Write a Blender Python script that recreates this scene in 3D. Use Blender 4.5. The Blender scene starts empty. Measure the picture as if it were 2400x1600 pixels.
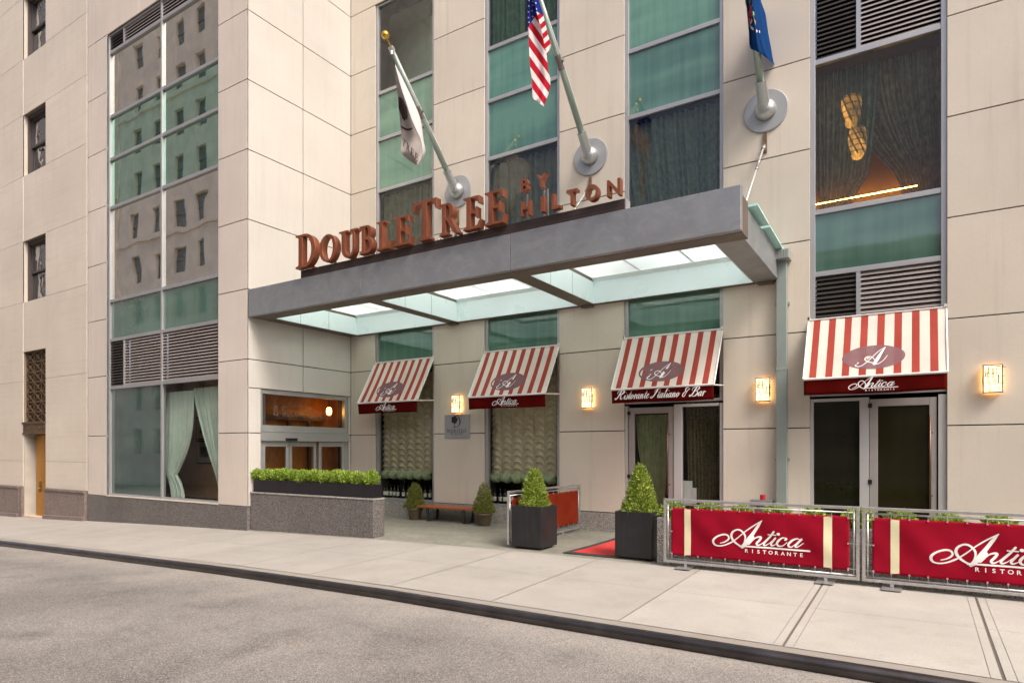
import bpy, bmesh, math, random
from mathutils import Vector, Matrix
random.seed(7)
R = math.radians
PI = math.pi
S = bpy.context.scene
COL = S.collection

# ---------------------------------------------------------------- camera geometry (level view-camera, rising front)
F, CX, YH, H, YAW = 1502.0, 1200.0, 1052.0, 1.6, R(32.4)
cs, sn = math.cos(YAW), math.sin(YAW)
def ray(px):
    a = (px - CX) / F
    return (-sn + a * cs, cs + a * sn)
def xa(px, Y):                       # X on a wall plane parallel to the street
    r = ray(px); return r[0] / r[1] * Y
def za(px, py, Y):                   # height on that plane
    return H + (YH - py) * (Y / ray(px)[1]) / F
def onx(px, py, X):                  # (Y, z) on a plane across the street
    r = ray(px); zc = X / r[0]
    return (r[1] * zc, H + (YH - py) * zc / F)

FY = 11.5      # main facade
WY = 8.54      # property line: wing facade, neighbour
XC = -12.13    # return wall
XW = -19.1     # left end of the wing

# ---------------------------------------------------------------- mesh helper
ORG = {}
class MB:
    def __init__(s):
        s.v = []; s.f = []; s.m = []; s.uv = {}
    def quad(s, a, b, c, d, mi=0):
        n = len(s.v); s.v += [a, b, c, d]; s.f.append((n, n+1, n+2, n+3)); s.m.append(mi); return s
    def poly(s, pts, mi=0):
        n = len(s.v); s.v += list(pts); s.f.append(tuple(range(n, n+len(pts)))); s.m.append(mi); return s
    def box(s, x0, x1, y0, y1, z0, z1, mi=0):
        if x0 > x1: x0, x1 = x1, x0
        if y0 > y1: y0, y1 = y1, y0
        if z0 > z1: z0, z1 = z1, z0
        n = len(s.v)
        s.v += [(x0,y0,z0),(x1,y0,z0),(x1,y1,z0),(x0,y1,z0),(x0,y0,z1),(x1,y0,z1),(x1,y1,z1),(x0,y1,z1)]
        for q in ((0,3,2,1),(4,5,6,7),(0,1,5,4),(1,2,6,5),(2,3,7,6),(3,0,4,7)):
            s.f.append(tuple(n+i for i in q)); s.m.append(mi)
        return s
    def hexa(s, p, mi=0):            # 8 points, same order as box
        n = len(s.v); s.v += list(p)
        for q in ((0,3,2,1),(4,5,6,7),(0,1,5,4),(1,2,6,5),(2,3,7,6),(3,0,4,7)):
            s.f.append(tuple(n+i for i in q)); s.m.append(mi)
        return s
    def tube(s, pts, r, n=8, mi=0, cap=True):
        pts = [Vector(p) for p in pts]; base = len(s.v)
        up = None
        for i, p in enumerate(pts):
            d = (pts[min(i+1, len(pts)-1)] - pts[max(i-1, 0)]).normalized()
            if up is None:
                up = d.orthogonal().normalized()
            else:
                up = (up - d * up.dot(d)).normalized()
            w = d.cross(up)
            rr = r[i] if isinstance(r, (list, tuple)) else r
            for k in range(n):
                t = 2*PI*k/n
                s.v.append(tuple(p + up*(rr*math.cos(t)) + w*(rr*math.sin(t))))
        for i in range(len(pts)-1):
            for k in range(n):
                a = base+i*n+k; b = base+i*n+(k+1) % n
                s.f.append((a, b, b+n, a+n)); s.m.append(mi)
        if cap:
            s.f.append(tuple(base+k for k in reversed(range(n)))); s.m.append(mi)
            e = base+(len(pts)-1)*n
            s.f.append(tuple(e+k for k in range(n))); s.m.append(mi)
        return s
    def lathe(s, prof, c=(0,0,0), n=20, mi=0, axis=None):
        base = len(s.v); M = axis or Matrix.Identity(3)
        for (r, z) in prof:
            for k in range(n):
                t = 2*PI*k/n
                q = M @ Vector((r*math.cos(t), r*math.sin(t), z))
                s.v.append((c[0]+q.x, c[1]+q.y, c[2]+q.z))
        for i in range(len(prof)-1):
            for k in range(n):
                a = base+i*n+k; b = base+i*n+(k+1) % n
                s.f.append((a, b, b+n, a+n)); s.m.append(mi)
        s.f.append(tuple(base+k for k in reversed(range(n)))); s.m.append(mi)
        e = base+(len(prof)-1)*n
        s.f.append(tuple(e+k for k in range(n))); s.m.append(mi)
        return s
    def grid(s, fn, nu, nv, mi=0, uvf=None):
        base = len(s.v)
        for j in range(nv+1):
            for i in range(nu+1):
                u, v = i/nu, j/nv
                if uvf: s.uv[len(s.v)] = uvf(u, v)
                s.v.append(tuple(fn(u, v)))
        for j in range(nv):
            for i in range(nu):
                a = base+j*(nu+1)+i
                s.f.append((a, a+1, a+nu+2, a+nu+1)); s.m.append(mi(i, j) if callable(mi) else mi)
        return s
    def build(s, name, mats, parent=None, smooth=False, bevel=0, solid=0):
        me = bpy.data.meshes.new(name)
        o = ORG.get(parent, Vector((0, 0, 0))) if parent else Vector((0, 0, 0))
        me.from_pydata([(v[0]-o.x, v[1]-o.y, v[2]-o.z) for v in s.v], [], s.f)
        if not isinstance(mats, (list, tuple)): mats = [mats]
        for m in mats: me.materials.append(m)
        if len(mats) > 1: me.polygons.foreach_set('material_index', s.m)
        if s.uv:
            ul = me.uv_layers.new(name='UVMap')
            for l in me.loops: ul.data[l.index].uv = s.uv.get(l.vertex_index, (0, 0))
        if smooth: me.polygons.foreach_set('use_smooth', [True]*len(me.polygons))
        me.update()
        ob = bpy.data.objects.new(name, me); COL.objects.link(ob)
        if parent: ob.parent = parent
        ORG[ob] = o
        if solid:
            md = ob.modifiers.new('Solidify', 'SOLIDIFY'); md.thickness = solid; md.offset = 0
        if bevel:
            md = ob.modifiers.new('Bevel', 'BEVEL'); md.width = bevel; md.segments = 2; md.limit_method = 'ANGLE'; md.angle_limit = R(40)
            md.harden_normals = False
        return ob

def tag(o, label, cat, group=None, kind=None):
    if label: o['label'] = label
    if cat: o['category'] = cat
    if group: o['group'] = group
    if kind: o['kind'] = kind
    return o
def thing(name, label, cat, loc=(0, 0, 0), group=None):
    o = bpy.data.objects.new(name, None); COL.objects.link(o); o.location = loc
    o.empty_display_size = .2
    ORG[o] = Vector(loc)
    return tag(o, label, cat, group)
def struct(name, mb, mats, **k):
    o = mb.build(name, mats, None, **k); o['kind'] = 'structure'; return o
def dup(root, loc=None, rz=None, label=None, group=None):
    r = root.copy(); COL.objects.link(r)
    if loc is not None: r.location = loc
    if rz is not None: r.rotation_euler = (0, 0, rz)
    if label: r['label'] = label
    if group: r['group'] = group
    for ch in list(root.children):
        c = ch.copy(); COL.objects.link(c); c.parent = r
        for g in list(ch.children):
            d = g.copy(); COL.objects.link(d); d.parent = c
    return r

# ---------------------------------------------------------------- materials
class NT:
    def __init__(s, name):
        m = bpy.data.materials.new(name); m.use_nodes = True; s.m = m; s.t = m.node_tree; s.t.nodes.clear()
        s.out = s.n('ShaderNodeOutputMaterial')
    def n(s, kind, **kw):
        nd = s.t.nodes.new(kind)
        for k, v in kw.items(): setattr(nd, k, v)
        return nd
    def l(s, a, b): s.t.links.new(a, b)
    def val(s, sock, v):
        if isinstance(v, bpy.types.NodeSocket): s.l(v, sock)
        else: sock.default_value = v
    def math(s, op, a, b=0.0, c=None, clamp=False):
        nd = s.n('ShaderNodeMath', operation=op, use_clamp=clamp); s.val(nd.inputs[0], a); s.val(nd.inputs[1], b)
        if c is not None: s.val(nd.inputs[2], c)
        return nd.outputs[0]
    def mix(s, f, a, b, mode='MIX'):
        nd = s.n('ShaderNodeMix', data_type='RGBA', blend_type=mode); nd.clamp_factor = True
        s.val(nd.inputs[0], f); s.val(nd.inputs[6], a if isinstance(a, bpy.types.NodeSocket) else (*a[:3], 1)); s.val(nd.inputs[7], b if isinstance(b, bpy.types.NodeSocket) else (*b[:3], 1))
        return nd.outputs[2]
    def pos(s): return s.n('ShaderNodeNewGeometry').outputs['Position']
    def obj(s): return s.n('ShaderNodeTexCoord').outputs['Object']
    def island(s): return s.n('ShaderNodeNewGeometry').outputs['Random Per Island']
    def scale(s, vec, sc):
        nd = s.n('ShaderNodeVectorMath', operation='MULTIPLY'); s.l(vec, nd.inputs[0]); nd.inputs[1].default_value = sc; return nd.outputs[0]
    def noise(s, vec, sc, det=3, rough=.55, dist=0):
        nd = s.n('ShaderNodeTexNoise'); s.l(vec, nd.inputs['Vector']); nd.inputs['Scale'].default_value = sc; nd.inputs['Detail'].default_value = det
        nd.inputs['Roughness'].default_value = rough; nd.inputs['Distortion'].default_value = dist; return nd.outputs[0]
    def ramp(s, f, lo, hi):           # smooth remap to 0..1
        nd = s.n('ShaderNodeMapRange'); s.val(nd.inputs[0], f); nd.inputs[1].default_value = lo; nd.inputs[2].default_value = hi; return nd.outputs[0]
    def bump(s, h, st, dist=.01):
        nd = s.n('ShaderNodeBump'); s.l(h, nd.inputs['Height']); nd.inputs['Strength'].default_value = st; nd.inputs['Distance'].default_value = dist; return nd.outputs[0]
    def bsdf(s, col, rough=.6, metal=0, normal=None, spec=.5, coat=0, sheen=0, out=True):
        b = s.n('ShaderNodeBsdfPrincipled')
        s.val(b.inputs['Base Color'], col if isinstance(col, bpy.types.NodeSocket) else (*col[:3], 1))
        s.val(b.inputs['Roughness'], rough); s.val(b.inputs['Metallic'], metal); b.inputs['Specular IOR Level'].default_value = spec
        b.inputs['Coat Weight'].default_value = coat
        if sheen: b.inputs['Sheen Weight'].default_value = sheen
        if normal: s.l(normal, b.inputs['Normal'])
        if out: s.l(b.outputs[0], s.out.inputs[0])
        return b.outputs[0]

def M(name, col, rough=.6, metal=0, var=.08, sc=3, bump=0, bsc=60, spec=.5, coat=0, isl=0, fine=0):
    t = NT(name); p = t.pos()
    c = t.mix(t.ramp(t.noise(p, sc, 4), .3, .7), [x*(1-var) for x in col], [min(1, x*(1+var)) for x in col])
    if fine: c = t.mix(t.ramp(t.noise(p, 90, 2), .35, .65), c, t.mix(.5, c, [x*(1-fine) for x in col]))
    if isl: c = t.mix(t.math('MULTIPLY', t.island(), isl), c, [x*.55 for x in col])
    nrm = t.bump(t.noise(p, bsc, 3), bump, .004) if bump else None
    rg = t.math('ADD', t.math('MULTIPLY', t.noise(p, sc*2.3, 3), .2), rough-.1, clamp=True)
    t.bsdf(c, rg, metal, nrm, spec, coat); return t.m

def stone(name, col, isl=.14, streak=.14, hstreak=0.0):
    t = NT(name); p = t.pos()
    a = t.noise(p, .55, 4, .6)
    c = t.mix(t.ramp(a, .3, .72), [x*.9 for x in col], [x*1.08 for x in col])
    pink = (col[0]*1.0, col[1]*.945, col[2]*.91)
    c = t.mix(t.math('MULTIPLY', t.ramp(t.noise(p, .33, 2), .4, .7), .45), c, pink)
    st = t.noise(t.scale(p, (7, 7, .35)), 1.0, 4, .65)
    c = t.mix(t.math('MULTIPLY', t.ramp(st, .52, .8), streak*2.2), c, [x*.62 for x in col])
    if hstreak:
        hs = t.noise(t.scale(p, (.5, .5, 14)), 1.0, 5, .7)
        c = t.mix(t.math('MULTIPLY', t.ramp(hs, .5, .75), hstreak), c, [col[0]*.66, col[1]*.62, col[2]*.58])
    c = t.mix(t.math('MULTIPLY', t.island(), isl), c, [x*.6 for x in col])
    # dirt along lower edges: splash zone near the ground, a stain with a shape of its own
    f = t.noise(p, 55, 3, .6)
    c = t.mix(t.math('MULTIPLY', t.ramp(f, .35, .7), .22), c, [x*.72 for x in col])
    pit = t.noise(p, 130, 1)
    c = t.mix(t.math('MULTIPLY', t.ramp(pit, .66, .74), .35), c, [x*.5 for x in col])
    t.bsdf(c, .78, 0, t.bump(f, .12, .004), .3); return t.m

def granite(name, base, dark, light, sc=95):
    t = NT(name); p = t.pos()
    v = t.n('ShaderNodeTexVoronoi'); t.l(p, v.inputs['Vector']); v.inputs['Scale'].default_value = sc
    r = t.n('ShaderNodeSeparateColor'); t.l(v.outputs['Color'], r.inputs[0])
    c = t.mix(t.ramp(r.outputs[0], .30, .36), dark, base)
    c = t.mix(t.ramp(r.outputs[1], .72, .76), c, light)
    c = t.mix(t.math('MULTIPLY', t.ramp(t.noise(p, 1.1, 4), .45, .7), .35), c, [x*.5 for x in base])
    c = t.mix(t.math('MULTIPLY', t.ramp(t.noise(t.scale(p, (5, 5, .6)), 1, 3), .5, .75), .35), c, [base[0]*.7, base[1]*.58, base[2]*.5])
    c = t.mix(t.math('MULTIPLY', t.island(), .18), c, [x*.5 for x in base])
    t.bsdf(c, .5, 0, t.bump(t.noise(p, 80, 2), .1, .003), .4); return t.m

def thin_glass(name, tint=(.8, .9, .88), ior=1.5, k=1.0, base=0.0, wav=0.0, wsc=1.0, gcol=(1, 1, 1)):
    t = NT(name)
    fr = t.n('ShaderNodeFresnel'); fr.inputs[0].default_value = ior
    tr = t.n('ShaderNodeBsdfTransparent'); tr.inputs[0].default_value = (*tint, 1)
    gl = t.n('ShaderNodeBsdfGlossy'); gl.inputs['Roughness'].default_value = 0.0 if not wav else .015
    gl.inputs['Color'].default_value = (*gcol, 1)
    if wav:
        p = t.pos(); h = t.noise(p, wsc, 2, .4, .3)
        h2 = t.noise(p, 14, 2, .5)
        hh = t.math('ADD', h, t.math('MULTIPLY', h2, .0015))
        b = t.bump(hh, wav, .25); t.l(b, gl.inputs['Normal'])
    mx = t.n('ShaderNodeMixShader')
    t.val(mx.inputs[0], t.math('ADD', t.math('MULTIPLY', fr.outputs[0], k), base, clamp=True))
    t.l(tr.outputs[0], mx.inputs[1]); t.l(gl.outputs[0], mx.inputs[2]); t.l(mx.outputs[0], t.out.inputs[0])
    return t.m

def spandrel(name, c0, c1, wav=.02, refl=.5, spec=.8):
    t = NT(name); p = t.pos()
    v = t.noise(t.scale(p, (9, 9, .5)), 1, 3)
    h = t.noise(t.scale(p, (.35, .35, 1.9)), 1, 2)
    c = t.mix(t.ramp(t.math('ADD', t.math('MULTIPLY', v, .3), t.math('MULTIPLY', h, .7)), .36, .62), c0, c1)
    t.bsdf(c, .04, 0, t.bump(t.noise(p, 1.3, 2), wav, .2), spec, coat=refl); return t.m

def emit(name, col, st):
    t = NT(name); e = t.n('ShaderNodeEmission'); e.inputs[0].default_value = (*col, 1); e.inputs[1].default_value = st
    t.l(e.outputs[0], t.out.inputs[0]); return t.m

def fabric(name, col, col2=None, trans=.35, sc=8, alpha=0.0):
    t = NT(name); p = t.pos()
    c = t.mix(t.ramp(t.noise(p, sc, 3), .3, .7), col, col2 or [x*.75 for x in col])
    d = t.n('ShaderNodeBsdfDiffuse'); t.l(c, d.inputs[0])
    tl = t.n('ShaderNodeBsdfTranslucent'); t.l(c, tl.inputs[0])
    mx = t.n('ShaderNodeMixShader'); mx.inputs[0].default_value = trans
    t.l(d.outputs[0], mx.inputs[1]); t.l(tl.outputs[0], mx.inputs[2]); o = mx.outputs[0]
    if alpha:
        tr = t.n('ShaderNodeBsdfTransparent'); m2 = t.n('ShaderNodeMixShader')
        th = t.noise(t.scale(p, (60, 60, 3)), 1, 2)
        t.val(m2.inputs[0], t.math('MULTIPLY', t.ramp(th, .2, .75), alpha*1.5, clamp=True))
        t.l(o, m2.inputs[1]); t.l(tr.outputs[0], m2.inputs[2]); o = m2.outputs[0]
    t.l(o, t.out.inputs[0]); return t.m

def leafmat(name, c0, c1, c2):
    t = NT(name); i = t.island()
    c = t.mix(t.ramp(i, 0, .55), c0, c1); c = t.mix(t.ramp(i, .7, 1), c, c2)
    b = t.bsdf(c, .5, 0, None, .35, out=False)
    tl = t.n('ShaderNodeBsdfTranslucent'); t.l(c, tl.inputs[0])
    mx = t.n('ShaderNodeMixShader'); mx.inputs[0].default_value = .3
    t.l(b, mx.inputs[1]); t.l(tl.outputs[0], mx.inputs[2]); t.l(mx.outputs[0], t.out.inputs[0]); return t.m

LIME = stone('limestone_panel', (.60, .545, .46), .22, .20)
LIMEOLD = stone('old_limestone', (.61, .55, .47), isl=.12, streak=.12, hstreak=.28)
LIMEDARK = M('joint_sealant', (.045, .037, .03), .95)
GRAN = granite('pink_grey_granite', (.135, .122, .116), (.045, .042, .042), (.25, .228, .215))
GRANL = granite('pale_granite', (.33, .315, .285), (.09, .09, .085), (.5, .48, .44))
GRANO = granite('brown_granite', (.20, .155, .135), (.06, .05, .045), (.31, .25, .225))
ALU = M('mill_aluminium', (.40, .405, .41), .42, .55, .06, 1.5, .03, 200)
ALUW = M('pale_aluminium', (.50, .50, .49), .45, .35, .05, 1.5)
GALV = M('galvanised_steel', (.52, .51, .50), .38, .8, .14, 12, .06, 120)
LOUV = M('louver_metal', (.42, .37, .34), .45, .4, .08, 2)
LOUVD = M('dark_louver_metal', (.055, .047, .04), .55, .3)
DARK = M('dark_void', (.012, .012, .011), .9)
BLACKM = M('black_metal', (.02, .02, .02), .45, .4)
# ================================================================ ground
KP = [(-90,-2.2),(-30,-.66),(-22.5,-.455),(-19.1,-.35),(-15.6,-.235),(-12.13,-.14),(-8.5,-.045),(-5.4,0),(-2,0),(3,.005),(60,.05)]
def kz(X):
    for (a, za_), (b, zb) in zip(KP, KP[1:]):
        if X <= b: return za_ + (zb-za_)*(X-a)/(b-a)
    return KP[-1][1]
KERBY = 5.60
def sz(X, Y): return kz(X) - .02*(WY-Y)
def rz(X, Y): return sz(X, KERBY) - .108 + .02*min(3.0, (KERBY-Y))*.6 - .0005*max(0, -Y)

def concrete(name, col, isl=.12):
    t = NT(name); p = t.pos()
    c = t.mix(t.ramp(t.noise(p, .8, 5, .6), .3, .7), [x*.88 for x in col], [min(1, x*1.08) for x in col])
    c = t.mix(t.math('MULTIPLY', t.ramp(t.noise(p, 2.3, 4, .65), .52, .75), .4), c, [col[0]*.72, col[1]*.68, col[2]*.63])
    c = t.mix(t.math('MULTIPLY', t.island(), isl), c, [x*.62 for x in col])
    f = t.noise(p, 70, 3, .7); c = t.mix(t.math('MULTIPLY', t.ramp(f, .45, .75), .35), c, [x*.6 for x in col])
    sp = t.noise(t.scale(p, (140, 140, 140)), 1, 0); c = t.mix(t.math('MULTIPLY', t.ramp(sp, .7, .76), .4), c, [x*.35 for x in col])
    br = t.noise(t.scale(p, (2, 90, 2)), 1, 2)
    t.bsdf(c, .85, 0, t.bump(t.math('ADD', f, t.math('MULTIPLY', br, .6)), .18, .003), .25); return t.m
SIDEL = concrete('sidewalk_concrete', (.34, .318, .285))
SIDER = concrete('pale_sidewalk_concrete', (.385, .365, .325), .06)
JOINT = M('joint_line', (.225, .19, .155), .9)
JOINTD = M('dark_joint', (.12, .10, .085), .95)

def asphalt():
    t = NT('worn_asphalt'); p = t.pos()
    big = t.noise(p, .45, 5, .6); mid = t.noise(p, 1.7, 4, .6)
    c = t.mix(t.ramp(big, .34, .68), (.145, .135, .124), (.235, .219, .20))
    c = t.mix(t.math('MULTIPLY', t.ramp(mid, .48, .7), .75), c, (.108, .10, .093))
    c = t.mix(t.math('MULTIPLY', t.ramp(t.noise(p, .9, 3), .6, .75), .35), c, (.27, .21, .17))
    # pale dusty gutter strip along the kerb, with a ragged edge
    sep = t.n('ShaderNodeSeparateXYZ'); t.l(p, sep.inputs[0])
    g = t.ramp(t.math('ADD', sep.outputs[1], t.math('MULTIPLY', t.noise(p, 1.2, 4), 1.6)), 5.3, 6.3)
    c = t.mix(t.math('MULTIPLY', g, .6), c, (.33, .30, .265))
    v = t.n('ShaderNodeTexVoronoi'); t.l(p, v.inputs['Vector']); v.inputs['Scale'].default_value = 120
    s2 = t.n('ShaderNodeSeparateColor'); t.l(v.outputs['Color'], s2.inputs[0])
    c = t.mix(t.math('MULTIPLY', t.ramp(s2.outputs[0], .66, .74), .38), c, (.45, .42, .38))
    c = t.mix(t.math('MULTIPLY', t.ramp(s2.outputs[1], .78, .84), .6), c, (.05, .046, .043))
    fine = t.noise(p, 110, 2, .7); c = t.mix(t.math('MULTIPLY', t.ramp(fine, .5, .7), .4), c, (.10, .092, .085))
    t.bsdf(c, .88, 0, t.bump(fine, .25, .004), .2); return t.m
ASPH = asphalt()

gx = [-90, -60, -45, -36, -30, -26, -22.5, -19.1, -15.6, -12.13, -8.5, -5.4, -2, 3, 8, 20, 60]
mb = MB(); ys = [KERBY+.02, 5.0, 4.0, 2.6, 0, -6, -10]
mb.grid(lambda u, v: (gx[round(u*16)], ys[round(v*6)], rz(gx[round(u*16)], ys[round(v*6)])), 16, 6)
struct('road', mb, ASPH)
mb = MB().quad((-300, -300, -3.2), (300, -300, -3.2), (300, 300, -3.2), (-300, 300, -3.2))
struct('ground', mb, M('bare_ground', (.25, .23, .2), .95))

# sidewalk: cast slabs with open joints over a joint sheet
mb = MB()
jx = [.52+1.485*k for k in range(-40, 12)]
rows = [KERBY+.17, 7.2, WY]
g = .006
tooled = {round(.52-1.485, 3), .52}
for a, b in zip(jx, jx[1:]):
    xs = [a+g, b-g]
    right = a > -2.6
    if round(a, 3) in tooled: xs = [a+.012, a+.077, a+.081] + [xs[1]]
    if round(b, 3) in tooled: xs = xs[:-1] + [b-.081, b-.077, b-.012]
    segs = [(p, q) for p, q in zip(xs, xs[1:]) if q-p > .02]
    for (p, q) in segs:
        for y0, y1 in zip(rows, rows[1:]):
            mid = max(1, int((q-p)/.8))
            for k in range(1):
                mb.quad((p, y0+g*.6, sz(p, y0)), (q, y0+g*.6, sz(q, y0)), (q, y1-g*.6, sz(q, y1)), (p, y1-g*.6, sz(p, y1)), 1 if right else 0)
    # joint sheet below
    mb.quad((a, KERBY+.1, sz(a, KERBY)-.006), (b, KERBY+.1, sz(b, KERBY)-.006), (b, WY+.02, sz(b, WY)-.006), (a, WY+.02, sz(a, WY)-.006), 3 if right else 2)
for X in (.52-1.485, .52): mb.quad((X-.006, KERBY+.1, sz(X, KERBY)-.003), (X+.006, KERBY+.1, sz(X, KERBY)-.003), (X+.006, WY, sz(X, WY)-.003), (X-.006, WY, sz(X, WY)-.003), 4)
struct('sidewalk', mb, [SIDEL, SIDER, JOINT, JOINT, JOINTD])
# far side of the street
mb = MB()
for a, b in zip(gx, gx[1:]):
    mb.quad((a, -10, rz(a, -10)+.14), (b, -10, rz(b, -10)+.14), (b, -13, rz(b, -10)+.2), (a, -13, rz(a, -10)+.2))
    mb.quad((a, -10, rz(a, -10)+.14), (b, -10, rz(b, -10)+.14), (b, -10, rz(b, -10)-.1), (a, -10, rz(a, -10)-.1))
struct('opposite_sidewalk', mb, SIDEL)

# kerb: concrete strip with a rounded steel nosing
def kerbmat():
    t = NT('kerb_steel'); p = t.pos()
    c = t.mix(t.ramp(t.noise(p, 3, 5, .65), .35, .7), (.06, .054, .053), (.105, .096, .094))
    c = t.mix(t.math('MULTIPLY', t.ramp(t.noise(t.scale(p, (1.2, 6, 9)), 1, 4), .56, .8), .5), c, (.13, .085, .06))
    t.bsdf(c, t.math('ADD', t.math('MULTIPLY', t.noise(p, 9, 4), .10), .20), .8, t.bump(t.noise(p, 60, 3), .3, .003), .6); return t.m
mb = MB()
prof = [(KERBY+.05, -.002), (KERBY+.02, .004)]
for k in range(10):
    a = R(96-20.5*k); prof.append((KERBY+.005-.068*math.cos(a-PI/2)*1.0*(1 if k else 1)+0, -.062+.068*math.sin(a)))
prof = [(KERBY+.045, -.004), (KERBY+.01, .004)] + [(KERBY+.0-.058*math.sin(R(6+14*k)), -.058+.062*math.cos(R(6+14*k))) for k in range(11)] + [(KERBY-.03, -.2)]
kx = []
x = -90.0
while x < 40: kx.append(x); x += .75 if x > -32 else 6
mb.grid(lambda u, v: (kx[round(u*(len(kx)-1))], prof[round(v*(len(prof)-1))][0], sz(kx[round(u*(len(kx)-1))], KERBY)+prof[round(v*(len(prof)-1))][1]), len(kx)-1, len(prof)-1)
struct('steel_kerb', mb, kerbmat(), smooth=True)
mb = MB()
for a, b in zip(kx[::2], kx[2::2]):
    mb.quad((a, KERBY+.02, sz(a, KERBY)), (b, KERBY+.02, sz(b, KERBY)), (b, KERBY+.158, sz(b, KERBY+.15)), (a, KERBY+.158, sz(a, KERBY+.15)))
struct('kerb_strip', mb, concrete('kerb_concrete', (.28, .255, .225)))

# restaurant forecourt paved in grey-green slate
def slate():
    t = NT('grey_slate_paving'); p = t.pos()
    b = t.n('ShaderNodeTexBrick'); t.l(p, b.inputs['Vector']); b.inputs['Scale'].default_value = 1.0
    b.inputs['Brick Width'].default_value = .6; b.inputs['Row Height'].default_value = .3; b.inputs['Mortar Size'].default_value = .004
    b.inputs['Color1'].default_value = (.20, .195, .16, 1); b.inputs['Color2'].default_value = (.25, .24, .198, 1); b.inputs['Mortar'].default_value = (.15, .14, .115, 1)
    c = t.mix(t.math('MULTIPLY', t.ramp(t.noise(p, 1.4, 5, .65), .38, .7), .6), b.outputs[0], (.135, .135, .108))
    c = t.mix(t.math('MULTIPLY', t.ramp(t.noise(p, 9, 4, .7), .5, .72), .6), c, (.33, .315, .265))
    t.bsdf(c, .6, 0, t.bump(t.noise(p, 22, 4, .65), .3, .006), .4); return t.m
mb = MB()
px_ = [XC+.01+(8-XC)*i/40 for i in range(41)]
yy = [WY+.004, 8.9, 9.4, 10.2, FY+.3]
def pz(X, Y):
    k = max(0, min(1, (9.6-Y)/(9.6-WY)))
    return sz(X, WY)*k
mb.grid(lambda u, v: (px_[round(u*40)], yy[round(v*4)], pz(px_[round(u*40)], yy[round(v*4)])), 40, 4)
struct('patio_paving', mb, slate())

# ================================================================ hotel building
JZ = [.37, 1.95, 3.53, 5.03, 6.525, 8.02, 9.515, 11.01, 12.505, 14.0, 15.5, 17.0]
Z = dict(A=10.33, B=9.19, C=7.93, D=5.475, E=4.46, Fz=3.21, SILL=.385, HEAD=12.47)
hotel = thing('hotel_building', 'cream stone-panelled hotel with tall green glass window bays behind the striped awnings', 'building', (-5, FY, 0))

def panels(mb, X0, X1, zs, Y, vj=(), gap=.018, depth=.03, side=None):
    xs = [X0] + list(vj) + [X1]
    for a, b in zip(xs, xs[1:]):
        for z0, z1 in zip(zs, zs[1:]):
            if side is None:
                mb.box(a+(gap/2 if a != X0 else 0), b-(gap/2 if b != X1 else 0), Y, Y+depth, z0+gap/2, z1-gap/2)
            else:       # wall across the street: a,b are Y values, Y is X
                mb.box(Y-depth, Y, a+(gap/2 if a != X0 else 0), b-(gap/2 if b != X1 else 0), z0+gap/2, z1-gap/2)

W = {1: (xa(879, FY), xa(1016.5, FY)), 2: (xa(1135, FY), xa(1311, FY)), 3: (xa(1463, FY), xa(1695, FY)), 4: (xa(1898, FY), xa(2220, FY))}
mbw = MB(); bk = MB()
piers = [(XC+.012, W[1][0]), (W[1][1], W[2][0]), (W[2][1], W[3][0]), (W[3][1], W[4][0]), (W[4][1], 9.0)]
for a, b in piers:
    panels(mbw, a, b, JZ, FY)
for k in (1, 2, 3, 4):
    panels(mbw, W[k][0], W[k][1], [12.505, 14.0, 15.5, 17.0], FY)
mbw.build('front_wall', LIME, hotel, bevel=.004)
for a, b in piers:
    bk.box(a+.004, b-.004, FY+.022, FY+.5, -.2, 17)
bk.box(XC-.2, 9, FY+.03, FY+.5, 12.5, 17.05)
bk.build('wall_core', LIMEDARK, hotel)
for i, (a, b) in enumerate(piers):
    mb = MB(); n = max(1, round((b-a)/1.2))
    for k in range(n):
        mb.box(a+(b-a)*k/n+.003, a+(b-a)*(k+1)/n-.003, FY-.012, FY+.02, -.1, .364)
    mb.build('granite_plinth', GRANL, hotel, bevel=.004)
for k in (1, 2):
    a, b = W[k]; n = 2; mb = MB()
    for q in range(n): mb.box(a+(b-a)*q/n+.003, a+(b-a)*(q+1)/n-.003, FY-.012, FY+.3, -.1, .364)
    mb.build('granite_plinth', GRANL, hotel, bevel=.004)

# return wall (lobby side), panels with one vertical joint, opening for the lobby doors
DY0, DZ1 = onx(611, 890, XC)[0], 2.92
DY1 = onx(818, 912, XC)[0]
mb = MB()
vj = onx(710.5, 500, XC)[0]
panels(mb, WY+.004, FY-.001, [DZ1+.0, 3.53] + JZ[3:], XC, (vj,), side=1)
panels(mb, WY+.004, DY0, [.37, 1.95, DZ1], XC, side=1)
panels(mb, DY1, FY-.001, [.37, 1.95, DZ1], XC, side=1)
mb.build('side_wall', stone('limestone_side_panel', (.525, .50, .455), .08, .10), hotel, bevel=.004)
mb = MB().box(XC-.4, XC-.022, WY+.03, DY0-.004, -.3, 17).box(XC-.4, XC-.022, DY1+.004, FY+.4, -.3, 17).box(XC-.4, XC-.022, DY0-.004, DY1+.004, DZ1+.004, 17)
mb.build('side_wall_core', LIMEDARK, hotel)

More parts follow.
